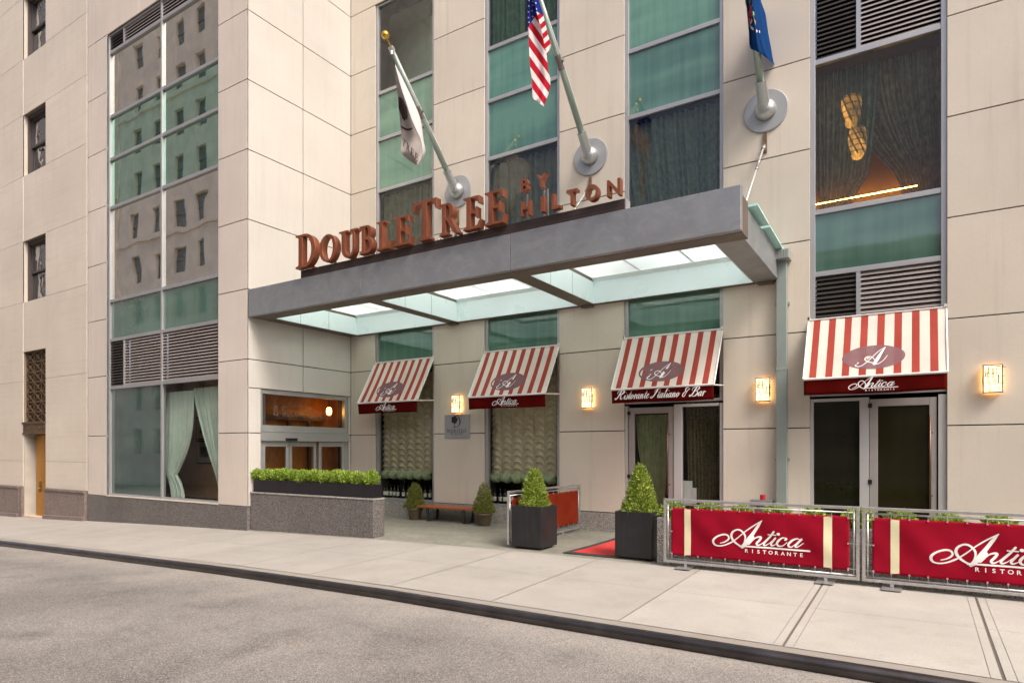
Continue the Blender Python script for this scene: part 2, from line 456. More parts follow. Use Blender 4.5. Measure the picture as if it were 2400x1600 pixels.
# ---- wing
WB0, WB1 = xa(251, WY), xa(511.5, WY)
mb = MB()
panels(mb, XW+.02, WB0, JZ, WY)
panels(mb, WB1, XC, JZ, WY)
panels(mb, WB0, WB1, [12.5, 14.0, 15.5, 17], WY, (xa(326, WY),))
mb.build('wing_wall', stone('limestone_wing_panel', (.61, .545, .48), .14, .18), hotel, bevel=.004)
mb = MB().box(XW+.03, WB0-.004, WY+.022, WY+.5, -.5, 17).box(WB1+.004, XC-.06, WY+.022, WY+.5, -.4, 17).box(WB0, WB1, WY+.03, WY+.5, 12.5, 17)
mb.build('wing_wall_core', LIMEDARK, hotel)
mb = MB()
gp = [XW+.004, xa(250, WY), xa(328.5, WY), xa(417, WY), xa(511.5, WY), XC+.012]
for a, b in zip(gp, gp[1:]): mb.box(a+.003, b-.003, WY-.01, WY+.35, -.7, .366)
mb.box(XC-.02, XC+.012, WY+.355, FY, -.4, .366)
mb.build('wing_plinth', GRAN, hotel, bevel=.004)
mb = MB().box(xa(250, WY), WB1, WY-.02, WY+.05, .367, .392).build('wing_sill', LIME, hotel)

# ---- glass
G_UP = thin_glass('upper_window_glass', (.78, .86, .82), 1.5, .9, .02, .05, .8)
G_LOW = thin_glass('restaurant_glass', (.92, .95, .92), 1.5, .6, .0, .02, .8)
G_DOOR = thin_glass('lobby_glass', (.94, .93, .9), 1.5, .8, 0)
G_WING = thin_glass('mirror_coated_glass', (.35, .33, .28), 1.5, .5, .80, .055, .38, (.80, .79, .72))
G_WGRN = thin_glass('green_mirror_glass', (.10, .22, .16), 1.5, .5, .66, .009, .8, (.60, .86, .72))
G_DARK = thin_glass('dark_teal_glass', (.20, .36, .33), 1.5, .9, .04, .03, 1.0)
SPAN = spandrel('green_spandrel_glass', (.036, .105, .08), (.09, .20, .14), .015, 1.0)
SPANL = spandrel('bright_spandrel_glass', (.05, .145, .10), (.12, .26, .18), .015, 1.0)
SPAND = spandrel('muted_spandrel_glass', (.085, .165, .125), (.045, .105, .08), .015, 1.0)  # muted green tone for the glass bands at canopy level
FR = .045   # frame face half depth

def bay(name, X0, X1, Y, bands, jw=.07, mullions=(), frame=ALU, parent=hotel, zb=None, mh=.04):
    """bands: list of (z0, z1, kind). one mesh of bars, panes as sub-parts."""
    fr = MB(); z0a = bands[0][0]; z1a = bands[-1][1]
    y0, y1 = Y+.035, Y+.14
    fr.box(X0, X0+jw, y0, y1, z0a, z1a); fr.box(X1-jw, X1, y0, y1, z0a, z1a)
    cuts = [X0+jw] + [m for m in mullions] + [X1-jw]
    for m in mullions: fr.box(m-.032, m+.032, y0+.004, y1, z0a, z1a)
    zs = [b[0] for b in bands[1:]]
    edges = [(X0+jw, (mullions[0]-.032) if mullions else X1-jw)]
    for i, m in enumerate(mullions):
        edges.append((m+.032, (mullions[i+1]-.032) if i+1 < len(mullions) else X1-jw))
    for a, b in edges:
        for zz in zs: fr.box(a, b, y0+.008, y1, zz-mh, zz+mh)
        fr.box(a, b, y0+.008, y1, z0a, z0a+mh*1.2); fr.box(a, b, y0+.008, y1, z1a-mh, z1a)
    win = fr.build(name, frame, parent, bevel=.004)
    for bi, (z0, z1, kind) in enumerate(bands):
        for (a, b) in edges:
            lo, hi = z0+mh, z1-mh
            if bi == 0: lo = z0+mh*1.2
            if kind is None: continue
            if kind[0] == 'louver':
                subs = [(a, b, LOUV)]
                if len(kind) > 1:
                    split = kind[1](a, b)
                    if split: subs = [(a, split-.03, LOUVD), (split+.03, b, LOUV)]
                    if split: MB().box(split-.03, split+.03, y0+.012, y1-.02, lo, hi).build('louver_post', frame, win)
                for (p, q, m) in subs:
                    lv = MB(); n = max(3, round((hi-lo)/.075))
                    for k in range(n):
                        zc = lo + (hi-lo)*(k+.5)/n; h = (hi-lo)/n
                        lv.hexa([(p, Y+.06, zc-h*.42), (q, Y+.06, zc-h*.42), (q, Y+.115, zc+h*.30), (p, Y+.115, zc+h*.30),
                                 (p, Y+.06, zc-h*.16), (q, Y+.06, zc-h*.16), (q, Y+.115, zc+h*.44), (p, Y+.115, zc+h*.44)])
                    lv.build('louver', m, win)
                    MB().quad((p, Y+.2, lo), (q, Y+.2, lo), (q, Y+.2, hi), (p, Y+.2, hi)).build('louver_backing', DARK, win)
            else:
                nm = 'spandrel_panel' if kind[0] == 'spandrel' else 'pane'
                if kind[0] == 'spandrel':
                    MB().box(a-.01, b+.01, Y+.085, Y+.105, lo-.01, hi+.01).build(nm, kind[1], win)
                else:
                    MB().quad((a-.01, Y+.09, lo-.01), (b+.01, Y+.09, lo-.01), (b+.01, Y+.09, hi+.01), (a-.01, Y+.09, hi+.01)).build(nm, kind[1], win)
    return win

V = ('vision', G_UP)
split13 = lambda f: (lambda a, b: a+(b-a)*f)
# bays above the awnings
bay('window_bay', W[1][0], W[1][1], FY, [(.37, 3.70, ('vision', G_LOW)), (3.70, 4.52, ('spandrel', SPAN)), (4.52, 5.475, ('spandrel', SPAND)), (5.475, 7.93, V), (7.93, 9.19, ('spandrel', SPANL)), (9.19, 10.33, ('spandrel', SPANL)), (10.33, 12.5, V)])
bay('window_bay', W[2][0], W[2][1], FY, [(.37, 3.70, ('vision', G_LOW)), (3.70, 4.52, ('spandrel', SPAN)), (4.52, 5.475, ('spandrel', SPAND)), (5.475, 7.93, V), (7.93, 9.19, ('spandrel', SPAN)), (9.19, 10.33, ('spandrel', SPANL)), (10.33, 12.5, V)])
bay('window_bay', W[3][0], W[3][1], FY, [(2.46, 3.70, ("vision", G_LOW)), (3.70, 4.52, ("spandrel", SPAN)), (4.52, 5.475, ("spandrel", SPAND)), (5.475, 7.93, V), (7.93, 9.19, ('spandrel', SPAN)), (9.19, 10.33, ('spandrel', SPANL)), (10.33, 12.5, V)])
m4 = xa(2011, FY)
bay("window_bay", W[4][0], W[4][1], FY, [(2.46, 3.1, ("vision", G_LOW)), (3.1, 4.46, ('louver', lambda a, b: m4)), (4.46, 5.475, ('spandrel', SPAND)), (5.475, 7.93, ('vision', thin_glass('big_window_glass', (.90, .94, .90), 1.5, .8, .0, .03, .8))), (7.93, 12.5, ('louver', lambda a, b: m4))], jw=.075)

wm = xa(374, WY); ws = xa(285.5, WY)
bw = bay('window_bay', WB0, WB1, WY, [(.39, 3.21, None), (3.21, 4.46, ('louver', lambda a, b: ws if a < wm-.5 else None)), (4.46, 5.49, ('spandrel', SPAND)),
     (5.49, 7.94, ('vision', G_WING)), (7.94, 9.22, ('vision', G_WGRN)), (9.22, 10.34, ('vision', G_WGRN)), (10.34, 12.03, ('vision', G_WING)), (12.03, 12.5, ('louver', lambda a, b: ws if a < wm-.5 else None))], jw=.06, mullions=(wm,), frame=ALU)
MB().quad((WB0+.05, WY+.09, .43), (wm-.03, WY+.09, .43), (wm-.03, WY+.09, 3.18), (WB0+.05, WY+.09, 3.18)).build('pane', spandrel('teal_window_film', (.028, .055, .046), (.05, .092, .075), .012, 1.0), bw)
MB().quad((wm+.03, WY+.09, .43), (WB1-.05, WY+.09, .43), (WB1-.05, WY+.09, 3.18), (wm+.03, WY+.09, 3.18)).build('pane', thin_glass('sitting_room_glass', (.86, .90, .86), 1.5, .6), bw)

# bright edge trim on wing jambs
MB().box(WB0-.028, WB0, WY-.006, WY+.03, .392, 12.47).build('jamb_trim', ALUW, hotel)

# ---- rooms behind the glass
def room(name, x0, x1, y0, y1, z0, z1, mats, parent=hotel):
    wl, fl, ce = mats
    mb = MB()
    mb.quad((x0, y1, z0), (x1, y1, z0), (x1, y1, z1), (x0, y1, z1), 0)
    mb.quad((x0, y0, z0), (x0, y1, z0), (x0, y1, z1), (x0, y0, z1), 0)
    mb.quad((x1, y0, z0), (x1, y1, z0), (x1, y1, z1), (x1, y0, z1), 0)
    mb.quad((x0, y0, z0), (x1, y0, z0), (x1, y1, z0), (x0, y1, z0), 1)
    mb.quad((x0, y0, z1), (x1, y0, z1), (x1, y1, z1), (x0, y1, z1), 2)
    return mb.build(name, [wl, fl, ce], parent)
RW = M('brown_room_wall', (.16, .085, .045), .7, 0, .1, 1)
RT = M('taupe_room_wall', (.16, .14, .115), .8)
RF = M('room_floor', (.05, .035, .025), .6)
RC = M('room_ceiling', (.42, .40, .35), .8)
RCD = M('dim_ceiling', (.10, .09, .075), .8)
YB = FY+.16
room('upper_room', W[1][0]-.9, W[1][1]+.6, YB, YB+1.0, 10.3, 12.6, (M('sage_room_wall', (.74, .78, .60), .8), RF, M('white_room_ceiling', (.75, .75, .68), .8)))
room('upper_room', W[2][0]-.3, W[2][1]+.3, YB, YB+2.5, 10.3, 12.6, (RT, RF, RC))
room('upper_room', W[3][0]-.3, W[3][1]+.3, YB, YB+2.5, 10.3, 12.6, (RT, RF, RC))
for k in (1, 2, 3):
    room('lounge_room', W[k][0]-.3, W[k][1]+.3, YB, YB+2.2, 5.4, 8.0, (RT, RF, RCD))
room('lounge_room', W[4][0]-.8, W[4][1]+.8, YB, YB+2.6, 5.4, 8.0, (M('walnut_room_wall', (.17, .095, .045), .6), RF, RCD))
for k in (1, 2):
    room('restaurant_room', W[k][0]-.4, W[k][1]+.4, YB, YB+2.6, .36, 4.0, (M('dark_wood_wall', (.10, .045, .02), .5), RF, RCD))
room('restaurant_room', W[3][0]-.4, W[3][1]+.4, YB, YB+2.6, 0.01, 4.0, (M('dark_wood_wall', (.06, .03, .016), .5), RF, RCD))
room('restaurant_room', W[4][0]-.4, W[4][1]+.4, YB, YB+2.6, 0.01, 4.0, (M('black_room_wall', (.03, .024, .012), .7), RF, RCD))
room('sitting_room', WB0-1.6, WB1+.10, WY+.16, WY+1.5, .30, 3.3, (M('sitting_room_wall', (.92, .55, .32), .7), RF, M('amber_ceiling', (.55, .30, .10), .7)))
for z0, z1 in ((5.45, 10.3), (10.32, 12.1)):
    room('wing_room', WB0-.2, WB1+.2, WY+.16, WY+1.6, z0, z1, (RT, RF, RCD))
# ================================================================ street doors of the restaurant (parts of the hotel)
def strip(mb, pxa, pxb, z0, z1, y0=FY+.05, y1=FY+.14):
    mb.box(xa(pxa, FY), xa(pxb, FY), y0, y1, z0, z1)
def storefront(jl, jr, leaf, glass, mull, pane, pane_glass, leaf_glass, handle_px, hz):
    fr = MB()
    fr.box(jl[0], jl[1], FY+.035, FY+.14, 0, 2.42); fr.box(jr[0], jr[1], FY+.035, FY+.14, 0, 2.42)
    strip(fr, mull[0], mull[1], 0, 2.42, FY+.04)
    lo, hi = sorted((xa(pane[0], FY), xa(pane[1], FY)))
    fr.box(lo, hi, FY+.044, FY+.14, 0, .10); fr.box(lo, hi, FY+.044, FY+.14, 2.37, 2.42)
    f = fr.build('door_frame', ALUW, hotel, bevel=.004)
    MB().quad((lo, FY+.09, .10), (hi, FY+.09, .10), (hi, FY+.09, 2.37), (lo, FY+.09, 2.37)).build('side_pane', pane_glass, f)
    d = MB(); L0, L1 = xa(leaf[0], FY)+.008, xa(leaf[1], FY)-.008; g0, g1 = xa(glass[0], FY), xa(glass[1], FY)
    d.box(L0, g0, FY+.055, FY+.11, .02, 2.385); d.box(g1, L1, FY+.055, FY+.11, .02, 2.385)
    d.box(g0, g1, FY+.057, FY+.11, 2.27, 2.385); d.box(g0, g1, FY+.057, FY+.11, .02, .22)
    dd = d.build('glass_door', M('door_frame_paint', (.34, .32, .305), .45, .3), hotel, bevel=.005)
    MB().quad((g0, FY+.08, .22), (g1, FY+.08, .22), (g1, FY+.08, 2.27), (g0, FY+.08, 2.27)).build('pane', leaf_glass, dd)
    hx = xa(handle_px, FY); h = MB().tube([(hx, FY-.005, hz[0]), (hx, FY-.005, hz[1])], .016, 10)
    for q in (hz[0]+.2, hz[1]-.25): h.tube([(hx, FY-.005, q), (hx+.03, FY+.06, q)], .011, 8)
    h.build('pull_handle', M('bronze_handle', (.16, .09, .06), .35, .7), dd, smooth=True)
    for q in (.35, 1.05, 2.25): MB().box(L0-.02, L0+.035, FY+.03, FY+.056, q, q+.07).build('hinge', BLACKM, dd, bevel=.004)
    return f
fj = .07
storefront((W[3][0], W[3][0]+.055), (W[3][1]-fj, W[3][1]), (1470, 1577.5), (1484.5, 1564), (1577.5, 1596), (1596, 1683.5), G_LOW, G_LOW, 1564.5, (.75, 2.12))
storefront((W[4][0], W[4][0]+.05), (W[4][1]-.11, W[4][1]), (2036, 2197), (2057, 2178), (2014, 2036), (1905.5, 2014), spandrel('dark_olive_film', (.010, .0105, .0055), (.016, .016, .009), .006, 0, .35), spandrel('olive_door_film', (.014, .0125, .005), (.018, .016, .007), .004, 0, .25), 2180, (.70, 2.1))

# ---- automatic lobby doors in the return wall
def yat(px): return onx(px, 1000, XC)[0]
X0, X1 = XC-.14, XC-.035
fr = MB()
ALUG = M('satin_aluminium', (.42, .44, .43), .38, .6, .05, 1.5)
fr.box(X0, X1, DY0, DY0+.075, 0, DZ1).box(X0, X1, DY1-.10, DY1, 0, DZ1).box(X0, X1-.004, DY0+.075, DY1-.10, DZ1-.10, DZ1)
fr.box(X0, X1-.004, DY0+.075, DY1-.10, 1.985, 2.13)
f = fr.build('lobby_door_frame', ALUG, hotel, bevel=.004)
hd = MB().box(X0, X1+.05, DY0+.01, DY1-.01, 1.78, 1.985).box(X0, X1+.06, DY0+.01, DY1-.01, 1.985, 1.995)
hd.build('door_header', ALUG, f, bevel=.005)
ys_ = onx(668, 985, XC)[0]; MB().box(X1+.05, X1+.10, ys_-.0, ys_+.30, 1.79, 1.85).build('motion_sensor', BLACKM, f, bevel=.006)
MB().quad((XC-.09, DY0+.07, 2.12), (XC-.09, DY1-.09, 2.12), (XC-.09, DY1-.09, DZ1-.09), (XC-.09, DY0+.07, DZ1-.09)).build('transom_pane', G_DOOR, f)
ym1, ym2 = yat(682.5), yat(749.5)
leaves = [(DY0+.08, ym1-.02, .0), (ym1+.02, ym2-.03, -.03), (ym2+.03, DY1-.10, .0)]
for a, b, dx in leaves:
    d = MB(); w = .075
    d.box(X0+.02+dx, X1-.02+dx, a, a+w, .01, 1.77).box(X0+.02+dx, X1-.02+dx, b-w, b, .01, 1.77)
    d.box(X0+.02+dx, X1-.022+dx, a+w, b-w, 1.66, 1.77).box(X0+.02+dx, X1-.022+dx, a+w, b-w, .01, .2)
    dd = d.build('sliding_door', ALUG, hotel, bevel=.004)
    MB().quad((XC-.085+dx, a+w, .2), (XC-.085+dx, b-w, .2), (XC-.085+dx, b-w, 1.66), (XC-.085+dx, a+w, 1.66)).build('pane', G_DOOR, dd)
# lobby: an inner pair of doors, a wood-lined wall and two lit wall lamps
mb = MB(); x0, x1 = XC-.86, XC-.16
OW = NT('amber_wood_wall'); p_ = OW.pos()
cc = OW.mix(OW.ramp(OW.noise(OW.scale(p_, (2, 2, .7)), 2.0, 5, .6, 1.5), .3, .7), (.30, .095, .014), (.50, .20, .035)); OW.bsdf(cc, .4); OW = OW.m
y0, y1 = DY0-.22, DY1+.25
mb.quad((x0, y0, 0), (x0, y1, 0), (x0, y1, 3.1), (x0, y0, 3.1), 0).quad((x0, y1, 0), (x1, y1, 0), (x1, y1, 3.1), (x0, y1, 3.1), 0).quad((x0, y0, 0), (x1, y0, 0), (x1, y0, 3.1), (x0, y0, 3.1), 0)
mb.quad((x0, y0, 0), (x1, y0, 0), (x1, y1, 0), (x0, y1, 0), 1).quad((x0, y0, 3.1), (x1, y0, 3.1), (x1, y1, 3.1), (x0, y1, 3.1), 2)
mb.build('lobby_room', [OW, RF, M('lobby_ceiling', (.4, .3, .2), .7)], hotel)
WARM = emit('warm_lamp_glow', (1.0, .42, .08), 8)
t = thing('lobby_lamp', 'warm glowing ceiling lamp inside the lobby behind the sliding doors', 'lamp', (XC-.4, 11.15, 2.75))
MB().lathe([(.03, 0), (.06, .03), (.07, .10), (.06, .17), (.03, .2)], (XC-.4, 11.15, 2.45), 20).build('lamp_shade', WARM, t, smooth=True)
MB().lathe([(.012, .0), (.012, .40), (.08, .41), (.08, .44)], (XC-.4, 11.15, 2.66), 16).build('ceiling_plate', BLACKM, t)
ip = MB()
for yy_ in (9.35, 10.15, 10.75): ip.box(XC-.75, XC-.68, yy_, yy_+.07, 0, 2.3)
ip.box(XC-.75, XC-.68, 9.0, 11.3, 2.3, 2.42)
tag(ip.build('inner_door_frame', M('brown_metal_frame', (.13, .085, .06), .4, .4)), 'brown framed inner vestibule doors seen through the lobby glass', 'door frame')
def drape(mb, xl, xr, z0, z1, Y, n=10, amp=.03, top=None, bot=None, mid=None, nu=None, nv=14, seed=0, axis='x'):
    """hanging cloth; top/bot/mid are (left,right) fractions of the width at those heights"""
    rr = random.Random(seed); ph = [rr.uniform(0, 6.28) for _ in range(6)]
    top = top or (0, 1); bot = bot or (0, 1)
    nu = nu or n*8
    def fn(u, v):          # v=0 top
        if mid:
            if v < mid[0]: k = (v/mid[0])**(mid[3] if len(mid) > 3 else 2); l = top[0]+(mid[1]-top[0])*k; r = top[1]+(mid[2]-top[1])*k
            else: k = (v-mid[0])/(1-mid[0]); k = k*(2-k); l = mid[1]+(bot[0]-mid[1])*k; r = mid[2]+(bot[1]-mid[2])*k
        else:
            k = v*v*(3-2*v); l = top[0]+(bot[0]-top[0])*k; r = top[1]+(bot[1]-top[1])*k
        uu = u + .012*math.sin(9*u*n/4+ph[0])
        X = xl+(xr-xl)*(l+(r-l)*uu)
        w = amp*(math.sin(2*PI*n*u+ph[1]+.6*math.sin(2*PI*u*3+ph[2])) + .4*math.sin(2*PI*n*1.7*u+ph[3]+v*1.2))
        return (X, Y+w, z1+(z0-z1)*v)
    mb.grid(fn, nu, nv); return mb
SH_GREY = fabric('grey_green_sheer', (.70, .68, .50), (.42, .41, .29), .4, 6, .12)
SH_DK = fabric('dark_olive_sheer', (.72, .78, .60), (.40, .46, .34), .4, 9, .22)
SH_GRN = fabric('green_drape', (.42, .58, .28), (.26, .40, .17), .3, 7)
SH_TEAL = fabric('pale_teal_sheer', (.80, .90, .84), (.66, .80, .73), .2, 3, .05)
SH_TEALD = fabric('teal_sheer', (.42, .68, .60), (.30, .56, .48), .25, 4)
def curtain(label, mat, mb): return tag(mb.build('curtain', mat, None, smooth=True), label, 'curtain', 'curtains hanging in the hotel windows')
def w(k, f, d=.3): return (W[k][0]+(W[k][1]-W[k][0])*f)*(FY+d)/FY
curtain('grey sheer curtain behind the window above the left end of the canopy sign', SH_GREY, drape(MB(), w(1,.05), w(1,.98), 5.5, 7.88, FY+.28, 11, .05, seed=1))
curtain('dark grey sheer curtain in the window behind the middle flagpole', SH_GREY, drape(MB(), w(2,.03), w(2,.98), 5.5, 7.88, FY+.28, 12, .05, seed=2))
curtain('dark olive sheer curtain in the window above the right half of the canopy', SH_DK, drape(MB(), w(3,.02), w(3,.99), 5.5, 7.88, FY+.28, 15, .055, top=(-.05,1), bot=(.10,1), seed=3))
curtain('green gathered drape left of the striped flag at the top of the photo', SH_GRN, drape(MB(), w(2,.05), w(2,.55), 10.35, 12.4, FY+.3, 8, .05, seed=4))
curtain('green gathered drape right of the striped flag at the top of the photo', SH_GRN, drape(MB(), w(2,.72), w(2,.97), 10.35, 12.4, FY+.3, 5, .05, seed=14))
SH_AMB = fabric('smoky_sheer', (.34, .42, .34), (.20, .26, .21), .4, 9, .42)
curtain('left dark sheer drape gathered over the amber lit room', SH_AMB, drape(MB(), w(4,.04), w(4,.62), 5.55, 7.86, FY+.36, 14, .03, top=(.0, .85), bot=(.06, .50), mid=(.8, .02, .72), seed=5))
curtain('right dark sheer drape gathered over the amber lit room', SH_AMB, drape(MB(), w(4,.25), w(4,.97), 5.55, 7.86, FY+.44, 18, .03, top=(-.02, 1), bot=(.62, 1), mid=(.75, .48, 1.0), seed=6))
curtain('narrow pale teal drape tied back in the sitting room window', SH_TEALD, drape(MB(), (wm+.06)*1.037, (WB1-.06)*1.037, .42, 3.0, WY+.36, 6, .03, top=(.09, .34), bot=(.22, .34), mid=(.78, .13, .22, 1.5), seed=7))
curtain('wide pale teal sheer falling to the sill of the sitting room window', SH_TEAL, drape(MB(), (wm+.06)*1.037, (WB1-.06)*1.037, .42, 3.0, WY+.30, 9, .04, top=(.11, .62), bot=(.22, .44), mid=(.78, .13, .30, 3.0), seed=8))
curtain('pale teal sheer swept to the right in the sitting room window', SH_TEAL, drape(MB(), (wm+.06)*1.037, (WB1-.06)*1.037, .42, 3.05, WY+.32, 7, .035, top=(.60, 1.05), bot=(1.06, 1.14), mid=(.78, 1.0, 1.12, 1.35), seed=9))
curtain('faint green drape behind the dark left pane beside the sitting room', SH_GREY, drape(MB(), (WB0+.1)*1.04, (wm-.1)*1.04, .45, 3.1, WY+.55, 10, .03, top=(0,1), bot=(0,.9), seed=10))
curtain('green tied curtain behind the glass door under the lettered awning', fabric('sage_sheer', (.55, .64, .38), (.38, .46, .26), .35, 10), drape(MB(), xa(1487, FY+.26), xa(1566, FY+.26), .1, 2.25, FY+.26, 11, .018, top=(.06, .98), bot=(.48, .98), mid=(.72, .44, .9), seed=11))
curtain('dark patterned curtain behind the pane beside the glass door', fabric('brown_patterned_drape', (.26, .23, .12), (.07, .06, .035), .2, 42), drape(MB(), xa(1598, FY+.28), xa(1686, FY+.28), .1, 2.6, FY+.28, 9, .03, top=(.12, 1), bot=(.2, 1), seed=12))

def swag(k, label):
    a, b = (xa(896, FY+.34), xa(1014, FY+.34)) if k == 1 else (xa(1153, FY+.34), xa(1306, FY+.34))
    n = 6; z0, z1 = 1.02, 3.45
    mb = MB()
    def fn(u, v):
        c = (u*n) % 1.0 if u < 1 else 1.0
        sag = 4*c*(1-c)
        z = z1+(z0-z1)*v
        q = (v*17 + sag*1.15)
        f_ = q % 1.0; d = -.085*(f_**1.6 if f_ < .86 else (1-f_)/.14*.78)*(.25+.75*sag) + .006*math.sin(2*PI*q*3+u*20)
        return (a+(b-a)*u + .004*math.sin(v*40), FY+.34 - .02*sag + d, z - .02*sag)
    mb.grid(fn, n*10, 220)
    o = mb.build('swag_curtain', fabric('ruched_sheer', (.82, .74, .54), (.66, .58, .40), .12, 6), None, smooth=True)
    tag(o, label, 'curtain', 'curtains hanging in the hotel windows')
    rf = MB()
    def fr_(u, v):
        c = (u*n) % 1.0 if u < 1 else 1.0; sag = math.sqrt(max(0, 4*c*(1-c)))
        t_ = v*PI*1.15
        r = .05+.085*sag
        return (a+(b-a)*u, FY+.30 - r*math.sin(t_)*.9 + .012*math.sin(60*u+v*9), z0+.05 - .05*v - r*(1-math.cos(t_))*.62 + .008*math.sin(90*u))
    rf.grid(fr_, n*14, 14)
    rf.build('ruffle', fabric('ruffle_sheer', (.72, .82, .56), (.52, .64, .38), .35, 16), o, smooth=True)
    cd = MB()
    for i in range(n+1):
        X = a+(b-a)*i/n; cd.tube([(X, FY+.30, z0+.03), (X, FY+.30, z1)], .006, 5)
    cd.build('cord', M('curtain_cord', (.5, .46, .33), .8), o)
swag(1, 'ruched gauze swag curtain with green ruffle in the leftmost awning window')
swag(2, 'ruched gauze swag curtain with green ruffle in the window right of the plaque')

# ---- things inside the windows
BOT = M('bottle_glass', (.012, .018, .010), .12, 0, .1, 5, spec=.7); LAB = M('bottle_label', (.85, .82, .72), .7)
CAPG = M('gold_foil', (.6, .42, .06), .4, .5)
bt = thing('wine_bottle', '', 'bottle', (0, 0, 0))
MB().lathe([(.036, 0), (.038, .01), (.038, .19), (.034, .215), (.018, .245), (.014, .26), (.0135, .315), (.015, .317), (.015, .33)], (0, 0, 0), 14).build('body', BOT, bt, smooth=True)
MB().lathe([(.0388, .075), (.039, .08), (.039, .165), (.0388, .17)], (0, 0, 0), 14).build('bottle_label', LAB, bt, smooth=True)
MB().lathe([(.0155, .27), (.0158, .28), (.0158, .331), (.012, .333)], (0, 0, 0), 10).build('foil_cap', BLACKM, bt, smooth=True)
b1 = [xa(600+p/3.92, FY+.22) for p in (1183, 1205, 1240, 1272, 1305, 1355, 1400, 1555, 1600)]
b2 = [xa(600+p/3.92, FY+.22) for p in (2160, 2195, 2245, 2285)] + [xa(1170+p/8.71, FY+.22) for p in (25, 130, 265)]
first = True
for grp, lst, lab in (('wine bottles in the leftmost awning window', b1, 'dark wine bottle on the sill of the leftmost awning window'), ('wine bottles in the window right of the plaque', b2, 'dark wine bottle on the sill of the window right of the plaque')):
    for X in lst:
        o = bt if first else dup(bt); first = False
        o.location = (X, FY+.22, .392); o['label'] = lab; o['group'] = grp
mb = MB()
for k in (1, 2): mb.box(W[k][0]+.05, W[k][1]-.05, FY+.142, FY+.36, .33, .39)
mb.build('window_shelf', M('dark_shelf', (.09, .06, .04), .5), hotel)
def picture(X, z, w_, h, label):
    t = thing('framed_picture', label, 'picture', (X, WY+1.46, z), 'pictures in the sitting room')
    MB().box(X-w_/2, X+w_/2, WY+1.46, WY+1.49, z-h/2, z+h/2).build('picture_frame', BLACKM, t, bevel=.006)
    MB().quad((X-w_*.44, WY+1.454, z-h*.44), (X+w_*.44, WY+1.454, z-h*.44), (X+w_*.44, WY+1.454, z+h*.44), (X-w_*.44, WY+1.454, z+h*.44)).build('mat_board', M('cream_mat', (.55, .45, .33), .8), t)
    MB().quad((X-w_*.24, WY+1.450, z-h*.22), (X+w_*.24, WY+1.450, z-h*.22), (X+w_*.24, WY+1.450, z+h*.24), (X-w_*.24, WY+1.450, z+h*.24)).build('print', M('etching', (.13, .10, .06), .7, 0, .8, 9), t)
PY = WY+1.45
pxm = xa(478, PY)
picture(pxm, za(478, 1003, PY), .78, .62, 'upper black framed print on the brown sitting room wall')
picture(pxm, za(478, 1059, PY), .78, .62, 'lower black framed print on the brown sitting room wall')
# amber lights in the big upper window
Yc = FY+1.7
t_ = NT('amber_lamp_shade'); e_ = t_.n('ShaderNodeEmission'); e_.inputs[0].default_value = (1, .42, .07, 1); t_.val(e_.inputs[1], t_.math('MULTIPLY', t_.ramp(t_.noise(t_.scale(t_.pos(), (1, 1, .6)), 6, 2, .5), .1, .75), 1.9)); t_.l(e_.outputs[0], t_.out.inputs[0]); AMB = t_.m
def chand(px, py, h, r, label):
    X = xa(px, Yc); z = za(px, py, Yc)
    t = thing('pendant_lamp', label, 'lamp', (X, Yc, z))
    MB().lathe([(.03, h/2), (r*.8, h*.42), (r, h*.2), (r*.9, -h*.2), (r*.5, -h*.46), (.04, -h/2)], (X, Yc, z), 16).build('lamp_shade', AMB, t, smooth=True)
    wr = MB()
    for k in range(9):
        a = 2*PI*k/9; wr.tube([(X+r*1.04*math.cos(a+q*.22), Yc+r*1.04*math.sin(a+q*.22), z+h*(.42-.14*q)) for q in range(7)], .014, 4)
    for q in range(5):
        zz = z+h*(.36-.17*q); wr.tube([(X+r*1.04*math.cos(2*PI*k/16), Yc+r*1.04*math.sin(2*PI*k/16), zz) for k in range(17)], .007, 4, cap=False)
    wr.build('wire_cage', BLACKM, t)
    MB().tube([(X, Yc, z+h/2), (X, Yc, 7.98)], .012, 6).build('cord', BLACKM, t)
chand(1996, 252, .74, .17, 'upper glowing amber wire-caged lamp behind the tall curtained window')
chand(2010, 335, .60, .16, 'lower glowing amber wire-caged lamp behind the tall curtained window')
Yl = FY+2.5
pl = [(xa(1880, Yl), za(1880, 446, Yl)), (xa(2150, Yl), za(2150, 395, Yl))]
tag(MB().box(pl[0][0], pl[1][0], Yl, Yl+.012, 6.455, 6.47).build('light_strip', emit('amber_strip', (1, .48, .08), 40)), 'glowing amber light strip along the back wall of the tall curtained window', 'light strip')

# white boxes behind the side pane
mb = MB().box(xa(1599, FY+.2), xa(1622, FY+.2), FY+.17, FY+.24, za(1599, 1180, FY+.2), za(1599, 1126, FY+.2)).box(xa(1622, FY+.2)+.005, xa(1632, FY+.2), FY+.17, FY+.24, za(1622, 1180, FY+.2), za(1622, 1143, FY+.2))
tag(mb.build('paper_box', M('white_card', (.65, .66, .66), .7), bevel=.004), 'stepped white boxes standing behind the pane beside the glass door', 'box')

